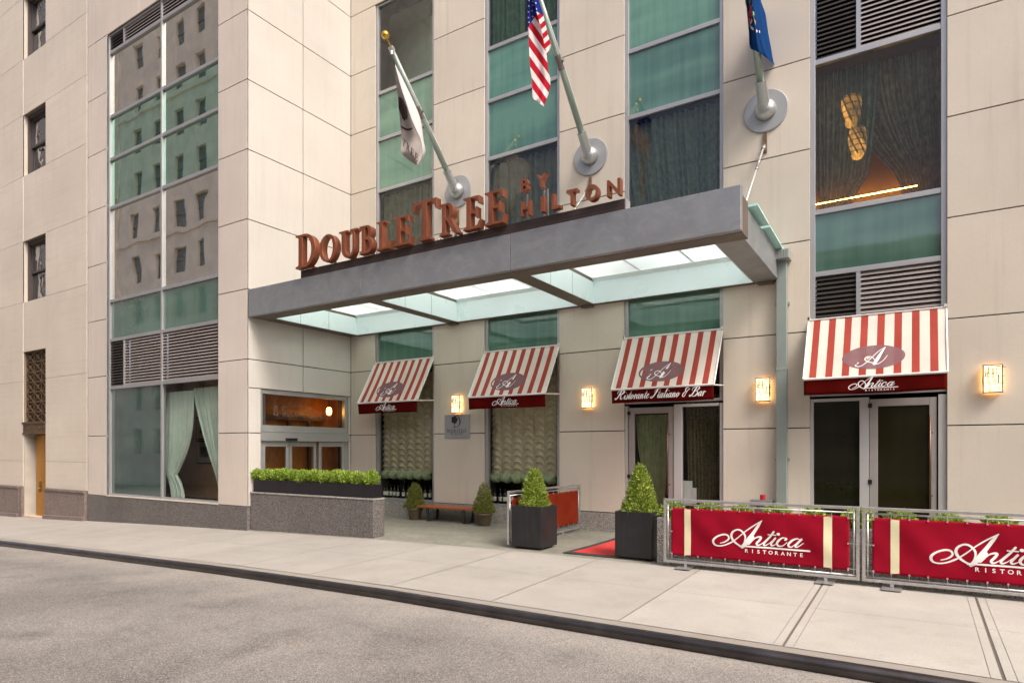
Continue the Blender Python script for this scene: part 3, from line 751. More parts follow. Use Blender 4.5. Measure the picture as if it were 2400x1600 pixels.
# transom lettering
def text_mesh(txt, size, depth=0.0, xscale=1.0, spacing=1.0, off=0.0):
    cu = bpy.data.curves.new('text', 'FONT'); cu.body = txt; cu.size = size; cu.extrude = depth; cu.space_character = spacing; cu.offset = off
    cu.resolution_u = 4
    ob = bpy.data.objects.new('text', cu); COL.objects.link(ob)
    dg = bpy.context.evaluated_depsgraph_get(); me = bpy.data.meshes.new_from_object(ob.evaluated_get(dg))
    vs = [Vector((v.co.x*xscale, v.co.y, v.co.z)) for v in me.vertices]; fs = [tuple(p.vertices) for p in me.polygons]
    bpy.data.objects.remove(ob); bpy.data.curves.remove(cu); bpy.data.meshes.remove(me)
    return vs, fs
def add_mesh(mb, vs, fs, mat4, mi=0):
    n = len(mb.v); mb.v += [tuple(mat4 @ v) for v in vs]; mb.f += [tuple(n+i for i in f) for f in fs]; mb.m += [mi]*len(fs)
def frame4(o, ex, ey, ez):
    m = Matrix.Identity(4)
    for i in range(3): m[i][0] = ex[i]; m[i][1] = ey[i]; m[i][2] = ez[i]; m[i][3] = o[i]
    return m
vs, fs = text_mesh('8 Stone Street', .36)
mb = MB(); add_mesh(mb, vs, fs, frame4((XC-.084, DY0+.38, 2.34), (0, .82, 0), (0, 0, 1), (1, 0, 0)))
t_ = NT('etched_lettering'); tr = t_.n('ShaderNodeBsdfTransparent'); di = t_.n('ShaderNodeBsdfDiffuse'); di.inputs[0].default_value = (.6, .6, .55, 1); mx = t_.n('ShaderNodeMixShader'); mx.inputs[0].default_value = .10
t_.l(tr.outputs[0], mx.inputs[1]); t_.l(di.outputs[0], mx.inputs[2]); t_.l(mx.outputs[0], t_.out.inputs[0])
mb.build('etched_lettering', t_.m, f)

# ================================================================ old stone building on the left
old = thing('stone_building', 'old tan limestone building with bronze grille and brass door at the left edge', 'building', (-22, WY, 0))
OJ = [-.0, .46, 1.24, 3.67, 6.08, 7.94, 9.93, 11.8, 13.5, 15.4, 17.2]
o0, o1 = xa(54, WY), xa(107, WY)
mb = MB()
XO = XW-.05
panels(mb, o1, XO, OJ[1:], WY-.002, gap=.007)
panels(mb, xa(4, WY)-.6, o0, OJ[1:], WY-.002, gap=.007)
panels(mb, -45, xa(4, WY)-.6, OJ[1:], WY-.05, gap=.007, vj=[-42+1.9*k for k in range(1, 8)])
panels(mb, o0, o1, [4.56, 6.08], WY+.01, gap=.006); panels(mb, o0, o1, [7.94, 9.93], WY+.01, gap=.006); panels(mb, o0, o1, [11.8, 13.5], WY+.01, gap=.006)
panels(mb, o0, o1, [15.4, 17.2], WY+.01, gap=.006)
mb.build('wall', LIMEOLD, old, bevel=.004)
mb = MB().box(o1+.003, XO-.012, WY+.015, WY+.6, -1, 17.2).box(-45, o0-.003, WY+.015, WY+.6, -2, 17.2)
for z0, z1 in ((4.56, 6.08), (7.94, 9.93), (11.8, 13.5), (15.4, 17.2)): mb.box(o0, o1, WY+.03, WY+.6, z0, z1)
mb.build('wall_core', M('tan_mortar', (.20, .15, .11), .9), old)
# plinth with a stepped foot following the street
mb = MB()
def foot(a, b):
    mb.box(a, b, WY-.06, WY+.02, -.9, .40); mb.box(a-.0, b+.0, WY-.09, WY+.02, .40, .46)
    z0, z1 = kz(a)+.10, kz(b)+.10
    mb.hexa([(a-.02, WY-.10, -2.2), (b+.005, WY-.10, -2.2), (b+.005, WY-.061, -2.2), (a-.02, WY-.061, -2.2), (a-.02, WY-.10, z0), (b+.005, WY-.10, z1), (b+.005, WY-.061, z1+.015), (a-.02, WY-.061, z0+.015)])
foot(xa(109, WY), XO); foot(-45, xa(48, WY))
mb.box(xa(48, WY), o0+.02, WY-.05, WY+.30, -1.2, .44)
mb.build('plinth', GRANO, old, bevel=.006)
# entrance: recess, grille, lintel, brass door
BRZ = M('old_bronze', (.16, .105, .055), .45, .6, .3, 8, .1, 60); BRZD = M('dark_bronze', (.06, .042, .025), .6, .4)
MB().box(o0-.02, o0+.06, WY+.016, WY+.32, -.6, 2.05).build('door_jamb', M('grey_stone_jamb', (.42, .38, .33), .8), old)
MB().box(o0+.06, o1, WY+.33, WY+.6, -.8, 2.05).build('recess_back', DARK, old)
d = MB().box(xa(84.5, WY+.26), o1+.05, WY+.26, WY+.31, kz(-22)+.02, 2.03).build('brass_door', M('brass_sheet', (.50, .24, .03), .38, .75, .12, 1.5), old, bevel=.004)
hx = xa(93.5, WY+.25); MB().box(hx-.045, hx+.045, WY+.235, WY+.262, .30, .62).build('lock_plate', BRZ, d, bevel=.006)
MB().tube([(hx, WY+.24, .42), (hx, WY+.19, .42), (hx+.16, WY+.19, .42)], .012, 8).build('handle', CAPG, d)
MB().box(o0+.06, o1+.05, WY-.02, WY+.33, -.9, kz(-22)+.018).build('threshold', M('tan_threshold', (.5, .4, .3), .8), old)
li = MB().box(o0-.03, o1+.01, WY-.03, WY+.34, 2.36, 2.42).box(o0-.01, o1, WY+.0, WY+.34, 2.10, 2.36).box(o0-.02, o1, WY-.02, WY+.34, 2.05, 2.10)
for k in range(9): li.lathe([(.005, 0), (.035, .01), (.02, .02)], (o0+.06+(o1-o0-.1)*k/8, WY+.001, 2.23), 8, axis=Matrix.Rotation(R(90), 3, 'X'))
li.build('lintel', BRZ, old, bevel=.004)
gr = MB(); gz0, gz1 = 2.42, 4.54
n = 7
for k in range(n+1):
    zz = gz0+(gz1-gz0)*k/n; gr.tube([(o0, WY+.10, zz), (o1, WY+.10, zz)], .016, 5)
for k in range(4):
    X = o0+(o1-o0)*(k+.0)/3; gr.tube([(X, WY+.10, gz0), (X, WY+.10, gz1)], .012, 5)
for k in range(n):
    za_, zb = gz0+(gz1-gz0)*k/n, gz0+(gz1-gz0)*(k+1)/n
    for q in range(3):
        xa_, xb = o0+(o1-o0)*q/3, o0+(o1-o0)*(q+1)/3
        gr.tube([(xa_, WY+.095, zb), (xb, WY+.095, za_)], .014, 5); gr.tube([(xa_, WY+.105, za_), (xb, WY+.105, zb)], .010, 5)
        gr.lathe([(.01, 0), (.06, .012), (.035, .03), (.01, .035)], ((xa_+xb)/2, WY+.11, (za_+zb)/2), 10, axis=Matrix.Rotation(R(90), 3, 'X'))
gr.build('bronze_grille', BRZ, old)
MB().box(o0, o1, WY+.14, WY+.2, gz0, gz1).build('grille_backing', BRZD, old)
GOLD_ = thin_glass('sash_glass', (.35, .36, .35), 1.5, .6, .38, .35, 1.2, (.85, .87, .9))
for z0, z1 in ((6.08, 7.94), (9.93, 11.8), (13.5, 15.4)):
    wf = MB().box(o0, o0+.07, WY+.12, WY+.3, z0, z1).box(o1-.05, o1, WY+.12, WY+.3, z0, z1).box(o0+.07, o1-.05, WY+.12, WY+.3, z1-.09, z1).box(o0+.07, o1-.05, WY+.12, WY+.3, z0, z0+.05)
    wn = wf.build('sash_window', M('brown_window_frame', (.06, .045, .04), .5), old, bevel=.004)
    zm = (z0+z1)/2-.03
    for (a, b, yy_) in ((zm, z1-.09, WY+.20), (z0+.05, zm+.06, WY+.24)):
        s = MB().box(o0+.07, o0+.115, yy_, yy_+.04, a, b).box(o1-.095, o1-.05, yy_, yy_+.04, a, b).box(o0+.115, o1-.095, yy_, yy_+.04, b-.05, b).box(o0+.115, o1-.095, yy_, yy_+.04, a, a+.06)
        s.build('sash', M('dark_sash', (.05, .045, .045), .45), wn)
        MB().quad((o0+.11, yy_+.02, a+.05), (o1-.09, yy_+.02, a+.05), (o1-.09, yy_+.02, b-.05), (o0+.11, yy_+.02, b-.05)).build('pane', GOLD_, wn)
    MB().quad((o0, WY+.5, z0), (o1, WY+.5, z0), (o1, WY+.5, z1), (o0, WY+.5, z1)).build('window_dark', M('pale_blind', (.25, .25, .25), .8), wn)
    MB().box(o0-.004, o0+.0, WY+.0, WY+.12, z0, z1).build('reveal', LIMEOLD, wn)

# ================================================================ buildings across the street (they show in the window reflections)
def far_building(name, label, X0, X1, hgt, col, pitch, ww, wh, z0=1.2, fl=3.4):
    t = thing(name, label, 'building', ((X0+X1)/2, -13, 0))
    mb = MB(); wd = []; n = int((X1-X0)/pitch); off = ((X1-X0)-n*pitch)/2
    nf = int((hgt-z0-1)/fl)
    xs = [X0]
    for i in range(n):
        c = X0+off+pitch*(i+.5); xs += [c-ww/2, c+ww/2]
    xs.append(X1)
    for i in range(0, len(xs), 2): mb.box(xs[i], xs[i+1], -14, -13, -2, hgt)
    for i in range(1, len(xs)-1, 2):
        zz = -2.0
        for k in range(nf+1):
            b = z0+k*fl if k < nf else hgt
            mb.box(xs[i], xs[i+1], -14, -13.02, zz, b); zz = b+wh
            if k < nf:
                wd.append((xs[i], b))
    for k in range(2, nf, 3): mb.box(X0-.1, X1+.1, -13, -12.85, z0+k*fl-.5, z0+k*fl-.3)
    mb.box(X0-.2, X1+.2, -14, -12.6, hgt, hgt+.6)
    mb.build('wall', M(name+'_stone', col, .85, 0, .14, .7), t)
    gm = M(name+'_glass', (.17, .18, .165), .25, 0, .2, 1); src = None
    for (x, b) in wd:
        if src is None:
            src = MB().quad((x, -13.3, b), (x+ww, -13.3, b), (x+ww, -13.3, b+wh), (x, -13.3, b+wh)).box(x, x+ww, -13.3, -13.24, b+wh*.5-.03, b+wh*.5+.03).build('window', gm, t)
            bx, bz = x, b
        else:
            c = src.copy(); COL.objects.link(c); c.parent = t; c.location = (x-bx, 0, b-bz)
far_building('opposite_building', 'tall tan stone building across the street, mirrored at the top of the left bay', -112, -62, 56, (.80, .70, .60), 4.6, 1.9, 2.7, 1.5, 4.7)
far_building('opposite_building', 'tan stone building across the street, mirrored in lower panes of the left bay', -61.6, -30, 50, (.80, .70, .60), 3.2, 1.4, 2.2, 1.2, 3.8)
far_building('opposite_building', 'pale stone building across the street, mirrored in the green windows over the canopy', -29.6, -5, 15, (.62, .54, .46), 3.0, 1.3, 2.0)
far_building('opposite_building', 'grey stone building across the street, mirrored in the right hand windows', -4.6, 26, 11, (.40, .36, .32), 3.6, 1.7, 2.0)
# ================================================================ entrance canopy
CY, CZ0, CZ1, CR = 8.55, 4.425, 5.01, -1.98
def brushed():
    t = NT('swirled_zinc'); p = t.pos()
    d = t.noise(p, 1.6, 4, .6, 1.2)
    sw = t.noise(t.scale(p, (1.6, 1.6, 2.4)), 1.3, 6, .7, 3.4)
    c = t.mix(t.ramp(d, .3, .7), (.255, .27, .285), (.33, .348, .362)); c = t.mix(t.math('MULTIPLY', t.ramp(sw, .5, .8), .5), c, (.45, .46, .475))
    c = t.mix(t.math('MULTIPLY', t.island(), .12), c, (.2, .19, .2))
    r = t.math('ADD', t.math('MULTIPLY', sw, .25), .32)
    t.bsdf(c, r, .55, t.bump(sw, .05, .01), .5); return t.m
ZINC = brushed()
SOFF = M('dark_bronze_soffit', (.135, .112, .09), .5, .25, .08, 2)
LINER = M('pale_glass_liner', (.74, .86, .87), .3, 0, .03, 1, spec=.6)
t = NT('frosted_skylight_glass'); dd_ = t.n('ShaderNodeBsdfDiffuse'); dd_.inputs[0].default_value = (.80, .90, .91, 1); tl = t.n('ShaderNodeBsdfTranslucent'); tl.inputs[0].default_value = (.92, .98, .99, 1)
mx = t.n('ShaderNodeMixShader'); mx.inputs[0].default_value = .9; t.l(dd_.outputs[0], mx.inputs[1]); t.l(tl.outputs[0], mx.inputs[2]); tr = t.n('ShaderNodeBsdfTransparent'); tr.inputs[0].default_value = (.90, 1, .98, 1); m2 = t.n('ShaderNodeMixShader'); m2.inputs[0].default_value = .45; t.l(mx.outputs[0], m2.inputs[1]); t.l(tr.outputs[0], m2.inputs[2]); t.l(m2.outputs[0], t.out.inputs[0]); SKYL = t.m
can = thing('entrance_canopy', 'grey metal entrance canopy with three frosted glass skylight wells', 'canopy', (-7, FY, CZ0))
mb = MB()
fx = [XC+.02, -8.76, -5.46, CR+.05]
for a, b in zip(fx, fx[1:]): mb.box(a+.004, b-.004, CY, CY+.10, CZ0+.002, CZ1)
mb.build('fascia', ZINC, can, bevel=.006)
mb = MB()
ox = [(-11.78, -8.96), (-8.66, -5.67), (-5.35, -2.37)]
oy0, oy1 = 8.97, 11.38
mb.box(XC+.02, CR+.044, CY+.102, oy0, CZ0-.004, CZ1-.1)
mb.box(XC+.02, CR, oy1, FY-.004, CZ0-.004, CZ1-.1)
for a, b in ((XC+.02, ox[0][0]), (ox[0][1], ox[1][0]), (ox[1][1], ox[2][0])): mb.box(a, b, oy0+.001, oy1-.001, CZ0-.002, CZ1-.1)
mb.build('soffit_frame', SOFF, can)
MB().box(ox[2][1]+.002, CR, oy0+.001, FY-.02, CZ0, CZ1-.12).build('side_fascia', ZINC, can, bevel=.006)
for a in (-8.95, -5.62, -2.3): MB().box(a, a+.24, FY-.12, FY-.006, CZ0-.045, CZ0-.006).build('bearing_plate', SOFF, can)
for a, b in ox:
    wl = MB(); w_ = .012; zt = CZ0+.42
    wl.box(a, a+w_, oy0, oy1, CZ0+.002, zt).box(b-w_, b, oy0, oy1, CZ0+.002, zt).box(a+w_, b-w_, oy0, oy0+w_, CZ0+.002, zt).box(a+w_, b-w_, oy1-w_, oy1, CZ0+.002, zt)
    wl.hexa([(a+w_, oy1-.09, zt+.055), (b-w_, oy1-.09, zt+.055), (b-w_, oy1-w_-.001, zt-.001), (a+w_, oy1-w_-.001, zt-.001), (a+w_, oy1-.09, zt+.06), (b-w_, oy1-.09, zt+.06), (b-w_, oy1-w_-.001, zt+.03), (a+w_, oy1-w_-.001, zt+.03)])
    for q in (.28, .62): wl.box(a+w_, a+w_+.0015, oy0+(oy1-oy0)*q, oy0+(oy1-oy0)*q+.006, CZ0+.004, zt-.01, 1)
    wl.build('well_liner', [LINER, JOINTD], can)
    gl = MB(); k = (b-a)/3
    for q in range(3): gl.box(a+k*q+.005, a+k*(q+1)-.005, oy0-.02, oy1+.02, zt+.062, zt+.074)
    gl.build('skylight_pane', SKYL, can)
    gb = MB()
    for q in range(4): gb.box(a+k*q-.008, a+k*q+.008, oy0, oy1, zt+.076, zt+.10)
    gb.build('glazing_bar', JOINTD, can)
EDGE = M('green_glass_edge', (.45, .78, .72), .15, 0, .05, 2, spec=.8)
MB().hexa([(CR-.25, 9.3, 4.97), (CR+.10, 9.3, 4.97), (CR+.10, 10.1, 4.93), (CR-.25, 10.1, 4.93), (CR-.25, 9.3, 5.0), (CR+.10, 9.3, 5.0), (CR+.10, 10.1, 4.96), (CR-.25, 10.1, 4.96)]).hexa([(CR-.25, 10.2, 4.93), (CR+.10, 10.2, 4.93), (CR+.10, 11.44, 4.87), (CR-.25, 11.44, 4.87), (CR-.25, 10.2, 4.96), (CR+.10, 10.2, 4.96), (CR+.10, 11.44, 4.90), (CR-.25, 11.44, 4.90)]).build('glass_edge', EDGE, can)

# ---- tension rods
def rod(X, label):
    t = thing('tension_rod', label, 'rod', (X, FY, 6.75), 'tension rods holding the canopy')
    MB().box(X-.03, X+.03, FY-.035, FY-.003, 6.62, 6.95).box(X-.012, X+.012, FY-.12, FY-.03, 6.66, 6.76).build('wall_bracket', M('rusty_steel', (.16, .10, .06), .7, .3, .3, 9), t, bevel=.004)
    a, b = Vector((X, FY-.10, 6.71)), Vector((X, 9.72, 4.99)); d = (b-a).normalized()
    MB().tube([a, b], .016, 8).build('rod_bar', M('white_rod_paint', (.55, .55, .52), .4, .4), t, smooth=True)
    MB().tube([a+d*.02, a+d*.14], .034, 8).build('rod_end', M('rod_fitting', (.35, .34, .32), .4, .8), t, smooth=True); MB().tube([b-d*.16, b], .03, 8).build('rod_end', M('rod_fitting', (.35, .34, .32), .4, .8), t, smooth=True)
    tb = MB().tube([a+d*.55, a+d*.615, a+d*.625, a+d*.815, a+d*.825, a+d*.88], [.026, .026, .021, .021, .026, .026], 8)
    tb.build('turnbuckle', M('steel_fitting', (.35, .34, .32), .4, .8), t, smooth=True)
rod(-2.2, 'canopy tension rod below the blue flag pole'); rod(-5.46, 'canopy tension rod partly hidden behind the copper letters'); rod(-8.72, 'canopy tension rod below the pole of the white flag')

# ================================================================ letters on the canopy
def arc(cx, cy, rx, ry, a0, a1, n=12): return [(cx+rx*math.cos(R(a0+(a1-a0)*i/n)), cy+ry*math.sin(R(a0+(a1-a0)*i/n))) for i in range(n+1)]
ST = [(0, 1), (0, .96), (.10, .93), (.11, .88), (.11, .12), (.10, .07), (0, .04), (0, 0)]      # stem, left side, top to bottom
GL = {
 'D': (.76, [ST+[(.36, 0)]+arc(.34, .5, .42, .5, -88, 88, 20)+[(.34, 1)], [(.25, .06), (.33, .055)]+arc(.33, .5, .28, .443, -86, 86, 18)+[(.25, .945)]]),
 'O': (.84, [arc(.42, .5, .42, .52, 0, 354, 40), arc(.42, .5, .27, .465, 0, 354, 36)]),
 'U': (.76, [[(0, 1), (0, .96), (.10, .93), (.11, .88)]+arc(.385, .35, .275, .37, 180, 360, 18)+[(.66, .88), (.67, .93), (.76, .96), (.76, 1), (.48, 1), (.48, .96), (.57, .93), (.58, .88)]+arc(.415, .34, .165, .285, 0, -180, 14)+[(.25, .88), (.26, .93), (.36, .96), (.36, 1)]]),
 'B': (.64, [ST+arc(.36, .28, .27, .28, -90, 55, 14)+arc(.34, .76, .235, .24, -50, 90, 14), [(.25, .055), (.34, .055)]+arc(.345, .275, .145, .22, -85, 85, 12)+[(.25, .495)], [(.25, .55), (.31, .55)]+arc(.315, .75, .125, .2, -85, 85, 12)+[(.25, .95)]]),
 'L': (.60, [ST+[(.55, 0), (.60, .27), (.56, .27), (.49, .1), (.42, .05), (.25, .05), (.25, .88), (.26, .93), (.36, .96), (.36, 1)]]),
 'E': (.62, [ST+[(.57, 0), (.62, .25), (.58, .25), (.50, .09), (.44, .055), (.25, .055), (.25, .48), (.38, .48), (.42, .45), (.44, .36), (.48, .36), (.48, .66), (.44, .66), (.42, .57), (.38, .54), (.25, .54), (.25, .945), (.42, .945), (.49, .91), (.53, .78), (.57, .78), (.55, 1)]]),
 'T': (.78, [[(.21, 0), (.57, 0), (.57, .04), (.47, .07), (.46, .12), (.46, .94), (.60, .94), (.68, .9), (.73, .76), (.77, .76), (.76, 1), (.02, 1), (.01, .76), (.05, .76), (.10, .9), (.18, .94), (.32, .94), (.32, .12), (.31, .07), (.21, .04)]]),
 'R': (.80, [ST+[(.36, 0), (.36, .04), (.26, .07), (.25, .12), (.25, .47), (.31, .47), (.58, .06), (.66, 0), (.82, -.01), (.82, .035), (.76, .06), (.50, .50)]+arc(.34, .745, .25, .255, -48, 90, 14), [(.25, .53), (.31, .53)]+arc(.315, .738, .13, .208, -85, 85, 12)+[(.25, .945)]]),
}
def outline_mesh(splines, sx, sy, depth, bev=0.0):
    cu = bpy.data.curves.new('outline', 'CURVE'); cu.dimensions = '2D'; cu.fill_mode = 'BOTH'; cu.extrude = depth; cu.bevel_depth = bev; cu.bevel_resolution = 1
    for pts in splines:
        sp = cu.splines.new('POLY'); sp.points.add(len(pts)-1)
        for i, (x, y) in enumerate(pts): sp.points[i].co = (x*sx, y*sy, 0, 1)
        sp.use_cyclic_u = True
    ob = bpy.data.objects.new('outline', cu); COL.objects.link(ob)
    dg = bpy.context.evaluated_depsgraph_get(); me = bpy.data.meshes.new_from_object(ob.evaluated_get(dg))
    vs = [v.co.copy() for v in me.vertices]; fs = [tuple(p.vertices) for p in me.polygons]
    bpy.data.objects.remove(ob); bpy.data.curves.remove(cu); bpy.data.meshes.remove(me)
    return vs, fs
t = NT('copper_letter_paint'); p = t.pos(); c = t.mix(t.ramp(t.noise(p, 2.5, 3), .3, .7), (.27, .088, .045), (.36, .122, .062)); c = t.mix(t.math('MULTIPLY', t.ramp(t.noise(t.scale(p, (12, 12, 2)), 1, 3), .5, .8), .5), c, (.13, .045, .03))
t.bsdf(c, .33, .6, None, .5); COPPER = t.m
sign = thing('rooftop_sign', 'copper-coloured raised letters standing on the front edge of the entrance canopy', 'sign', (-8, CY, CZ1))
LY = 8.42
b0, b1x = xa(705, CY), xa(1464, CY)
MB().box(b0, b1x, CY+.0, CY+.16, CZ1+.004, CZ1+.15).box(b0+.02, b1x-.02, CY-.004, CY+.0, CZ1+.06, CZ1+.07).build('sign_base', M('dark_brown_sign_base', (.055, .040, .036), .45, .3, .1, 4), sign, bevel=.004)
mb = MB(); mb.box(b1x+.003, b1x+.02, CY, CY+.16, CZ1+.004, CZ1+.15).build('base_end_plate', ALU, sign)
# letter, px of left foot, cap height
pxs = [('D', 693, 751, .645), ('O', 748, 799.5, .50), ('U', 794.5, 848, .50), ('B', 842.5, 885, .50), ('L', 883, 926, .50), ('E', 922, 973, .50), ('T', 966, 1035, .665), ('R', 1030, 1084, .52), ('E', 1086, 1137, .52), ('E', 1136, 1193, .52)]
ZB = CZ1+.155
for ch, a, b, h in pxs:
    X0_, X1_ = xa(a, LY), xa(b, LY+.13); wid, spl = GL[ch]
    wtot = X1_-X0_
    vs, fs = outline_mesh(spl, wtot/wid, h, .060, .005)
    mb = MB(); add_mesh(mb, vs, fs, frame4((X0_, LY+.065, ZB+(.01 if ch == 'O' else 0)), (1, 0, 0), (0, 0, 1), (0, -1, 0)))
    mb.build('letter', COPPER, sign)
small = [('B', 1221, 1245, 1, .235), ('Y', 1256, 1288, 1, .235), ('H', 1220, 1250, 0, .27), ('I', 1266.5, 1281, 0, .27), ('L', 1292.5, 1320, 0, .27), ('T', 1327, 1360, 0, .27), ('O', 1371, 1409, 0, .27), ('N', 1422, 1460, 0, .27)]
for ch, a, b, row, h in small:
    X0_, X1_ = xa(a, LY), xa(b, LY+.11); h *= .86
    vs, fs = text_mesh(ch, 1.0, 0.0, off=.022)
    x0, x1 = min(v.x for v in vs), max(v.x for v in vs); y0, y1 = min(v.y for v in vs), max(v.y for v in vs)
    vs, fs = text_mesh(ch, 1.0, .052, off=.022)
    wv = X1_-X0_
    if ch == 'I': wv = .06
    vs = [Vector(((v.x-x0)/(x1-x0)*wv, (v.y-y0)/(y1-y0)*h, v.z)) for v in vs]
    zb = ZB+.02 if not row else ZB+.395
    mb = MB(); add_mesh(mb, vs, fs, frame4((X0_, LY+.055, zb), (1, 0, 0), (0, 0, 1), (0, -1, 0)))
    mb.build('letter', COPPER, sign)
PST = M('post_steel', (.3, .28, .26), .5, .6)
for a in (1232, 1272, 1280): X = xa(a, LY+.12); MB().box(X-.012, X+.012, LY+.16, LY+.18, ZB-.006, ZB+.42).build('letter_post', PST, sign)
for (ch, a, b, h) in pxs:
    X = (xa(a, LY)+xa(b, LY))/2; MB().box(X-.02, X+.02, LY+.12, LY+.15, ZB-.006, ZB+.03).build('letter_post', PST, sign)

# ================================================================ script lettering built from pen strokes
def cr(pts, n=7):
    out = []
    P = [pts[0]]+list(pts)+[pts[-1]]
    for i in range(1, len(P)-2):
        p0, p1, p2, p3 = P[i-1], P[i], P[i+1], P[i+2]
        for k in range(n):
            t = k/n
            out.append(tuple(.5*((2*b)+(-a+c)*t+(2*a-5*b+4*c-d)*t*t+(-a+3*b-3*c+d)*t**3) for a, b, c, d in zip(p0, p1, p2, p3)))
    out.append(tuple(pts[-1])); return out
def stroke(pts, n=7):
    """ribbon outline of a pen stroke -> (verts2d, faces)"""
    q = cr(pts, n) if len(pts) > 2 else list(pts); vs = []; fs = []
    for i, (x, y, w_) in enumerate(q):
        a = q[max(0, i-1)]; b = q[min(len(q)-1, i+1)]
        dx, dy = b[0]-a[0], b[1]-a[1]; L = math.hypot(dx, dy) or 1
        nx, ny = -dy/L*w_/2, dx/L*w_/2
        vs += [(x+nx, y+ny), (x-nx, y-ny)]
    for i in range(len(q)-1): fs.append((2*i, 2*i+1, 2*i+3, 2*i+2))
    for (x, y, w_), i0 in ((q[0], 0), (q[-1], len(q)-1)):
        n0 = len(vs); vs += [(x+w_/2*math.cos(2*PI*k/8), y+w_/2*math.sin(2*PI*k/8)) for k in range(8)]
        fs.append(tuple(range(n0, n0+8)))
    return vs, fs
def zz(p): # zoom pixel -> level, y up, unit = cap height of the A (about 540 px)
    return [((x-905)/540, (-(y-705)+.068*(x-905))/540, w_/540) for x, y, w_ in p]
A_STROKES = [zz(s) for s in (
 [(420,645,16),(500,625,22),(570,580,30),(592,535,32),(560,482,34),(480,468,34),(370,500,34),(290,560,42),(272,620,46),(305,680,34),(390,705,26),(500,690,26),(620,640,30),(700,590,26),(800,510,22),(900,420,20),(1050,310,24),(1240,190,20)],
 [(1235,195,16),(1170,290,52),(1080,430,62),(980,580,84),(905,680,78),(855,728,58)],
 [(840,712,26),(760,665,36),(680,590,44),(640,500,46),(665,420,40),(740,372,32),(815,375,34),(880,430,36),(918,500,36),(915,580,26),(885,660,18)])]
NTICA = [zz(s) for s in (
 [(1010,570,15),(1050,525,26),(1078,520,36),(1040,600,36),(985,665,34)], [(1010,650,14),(1100,550,22),(1180,518,34),(1222,532,42),(1190,590,42),(1140,650,38),(1165,685,30),(1230,660,16),(1300,600,12)],
 [(1470,412,36),(1400,510,38),(1300,620,40),(1272,668,36),(1300,690,28),(1370,655,14),(1430,600,12)], [(1360,470,20),(1510,480,20)],
 [(1500,540,36),(1430,630,38),(1412,672,34),(1440,692,26),(1510,660,14),(1570,600,12)], [(1550,458,56),(1562,459,56)],
 [(1680,575,32),(1708,556,38),(1690,535,20),(1630,535,28),(1560,590,42),(1530,650,42),(1560,697,32),(1640,690,18),(1720,620,12)],
 [(1950,565,18),(1900,548,28),(1820,580,40),(1750,650,42),(1752,700,36),(1800,712,24),(1870,660,16),(1960,570,14)], [(1985,560,40),(1900,650,42),(1872,700,36),(1900,715,24),(1960,680,16),(2020,635,14)],
 [(860,716,26),(905,706,30),(2130,789,34)])]
def put_strokes(mb, strokes, m4, sc, dz=.0006, thick=0.0):
    for i, s in enumerate(strokes):
        vs, fs = stroke(s)
        add_mesh(mb, [Vector((x*sc, y*sc, dz*(i+1))) for x, y in vs], fs, m4)
def antica(mb, m4, sc):
    """m4 origin = foot of the A, sc = cap height"""
    put_strokes(mb, A_STROKES+NTICA, m4, sc, .0005)
    vs, fs = text_mesh('RISTORANTE', 1.0, 0, off=.018)
    x0, x1 = min(v.x for v in vs), max(v.x for v in vs); hh = .73
    tot = (2020-915)/540*sc; cap = 74/540*sc
    n = 10; xs0 = (915-905)/540*sc
    for i, ch in enumerate('RISTORANTE'):
        cvs, cfs = text_mesh(ch, 1.0, 0, off=.02)
        a0, a1 = min(v.x for v in cvs), max(v.x for v in cvs); b0_, b1_ = min(v.y for v in cvs), max(v.y for v in cvs)
        k = cap/(b1_-b0_); cx = xs0+tot*(i+.28)/9.6
        add_mesh(mb, [Vector(((v.x-(a0+a1)/2)*k*1.05+cx, (v.y-b0_)*k-.238*sc, .0005)) for v in cvs], cfs, m4)
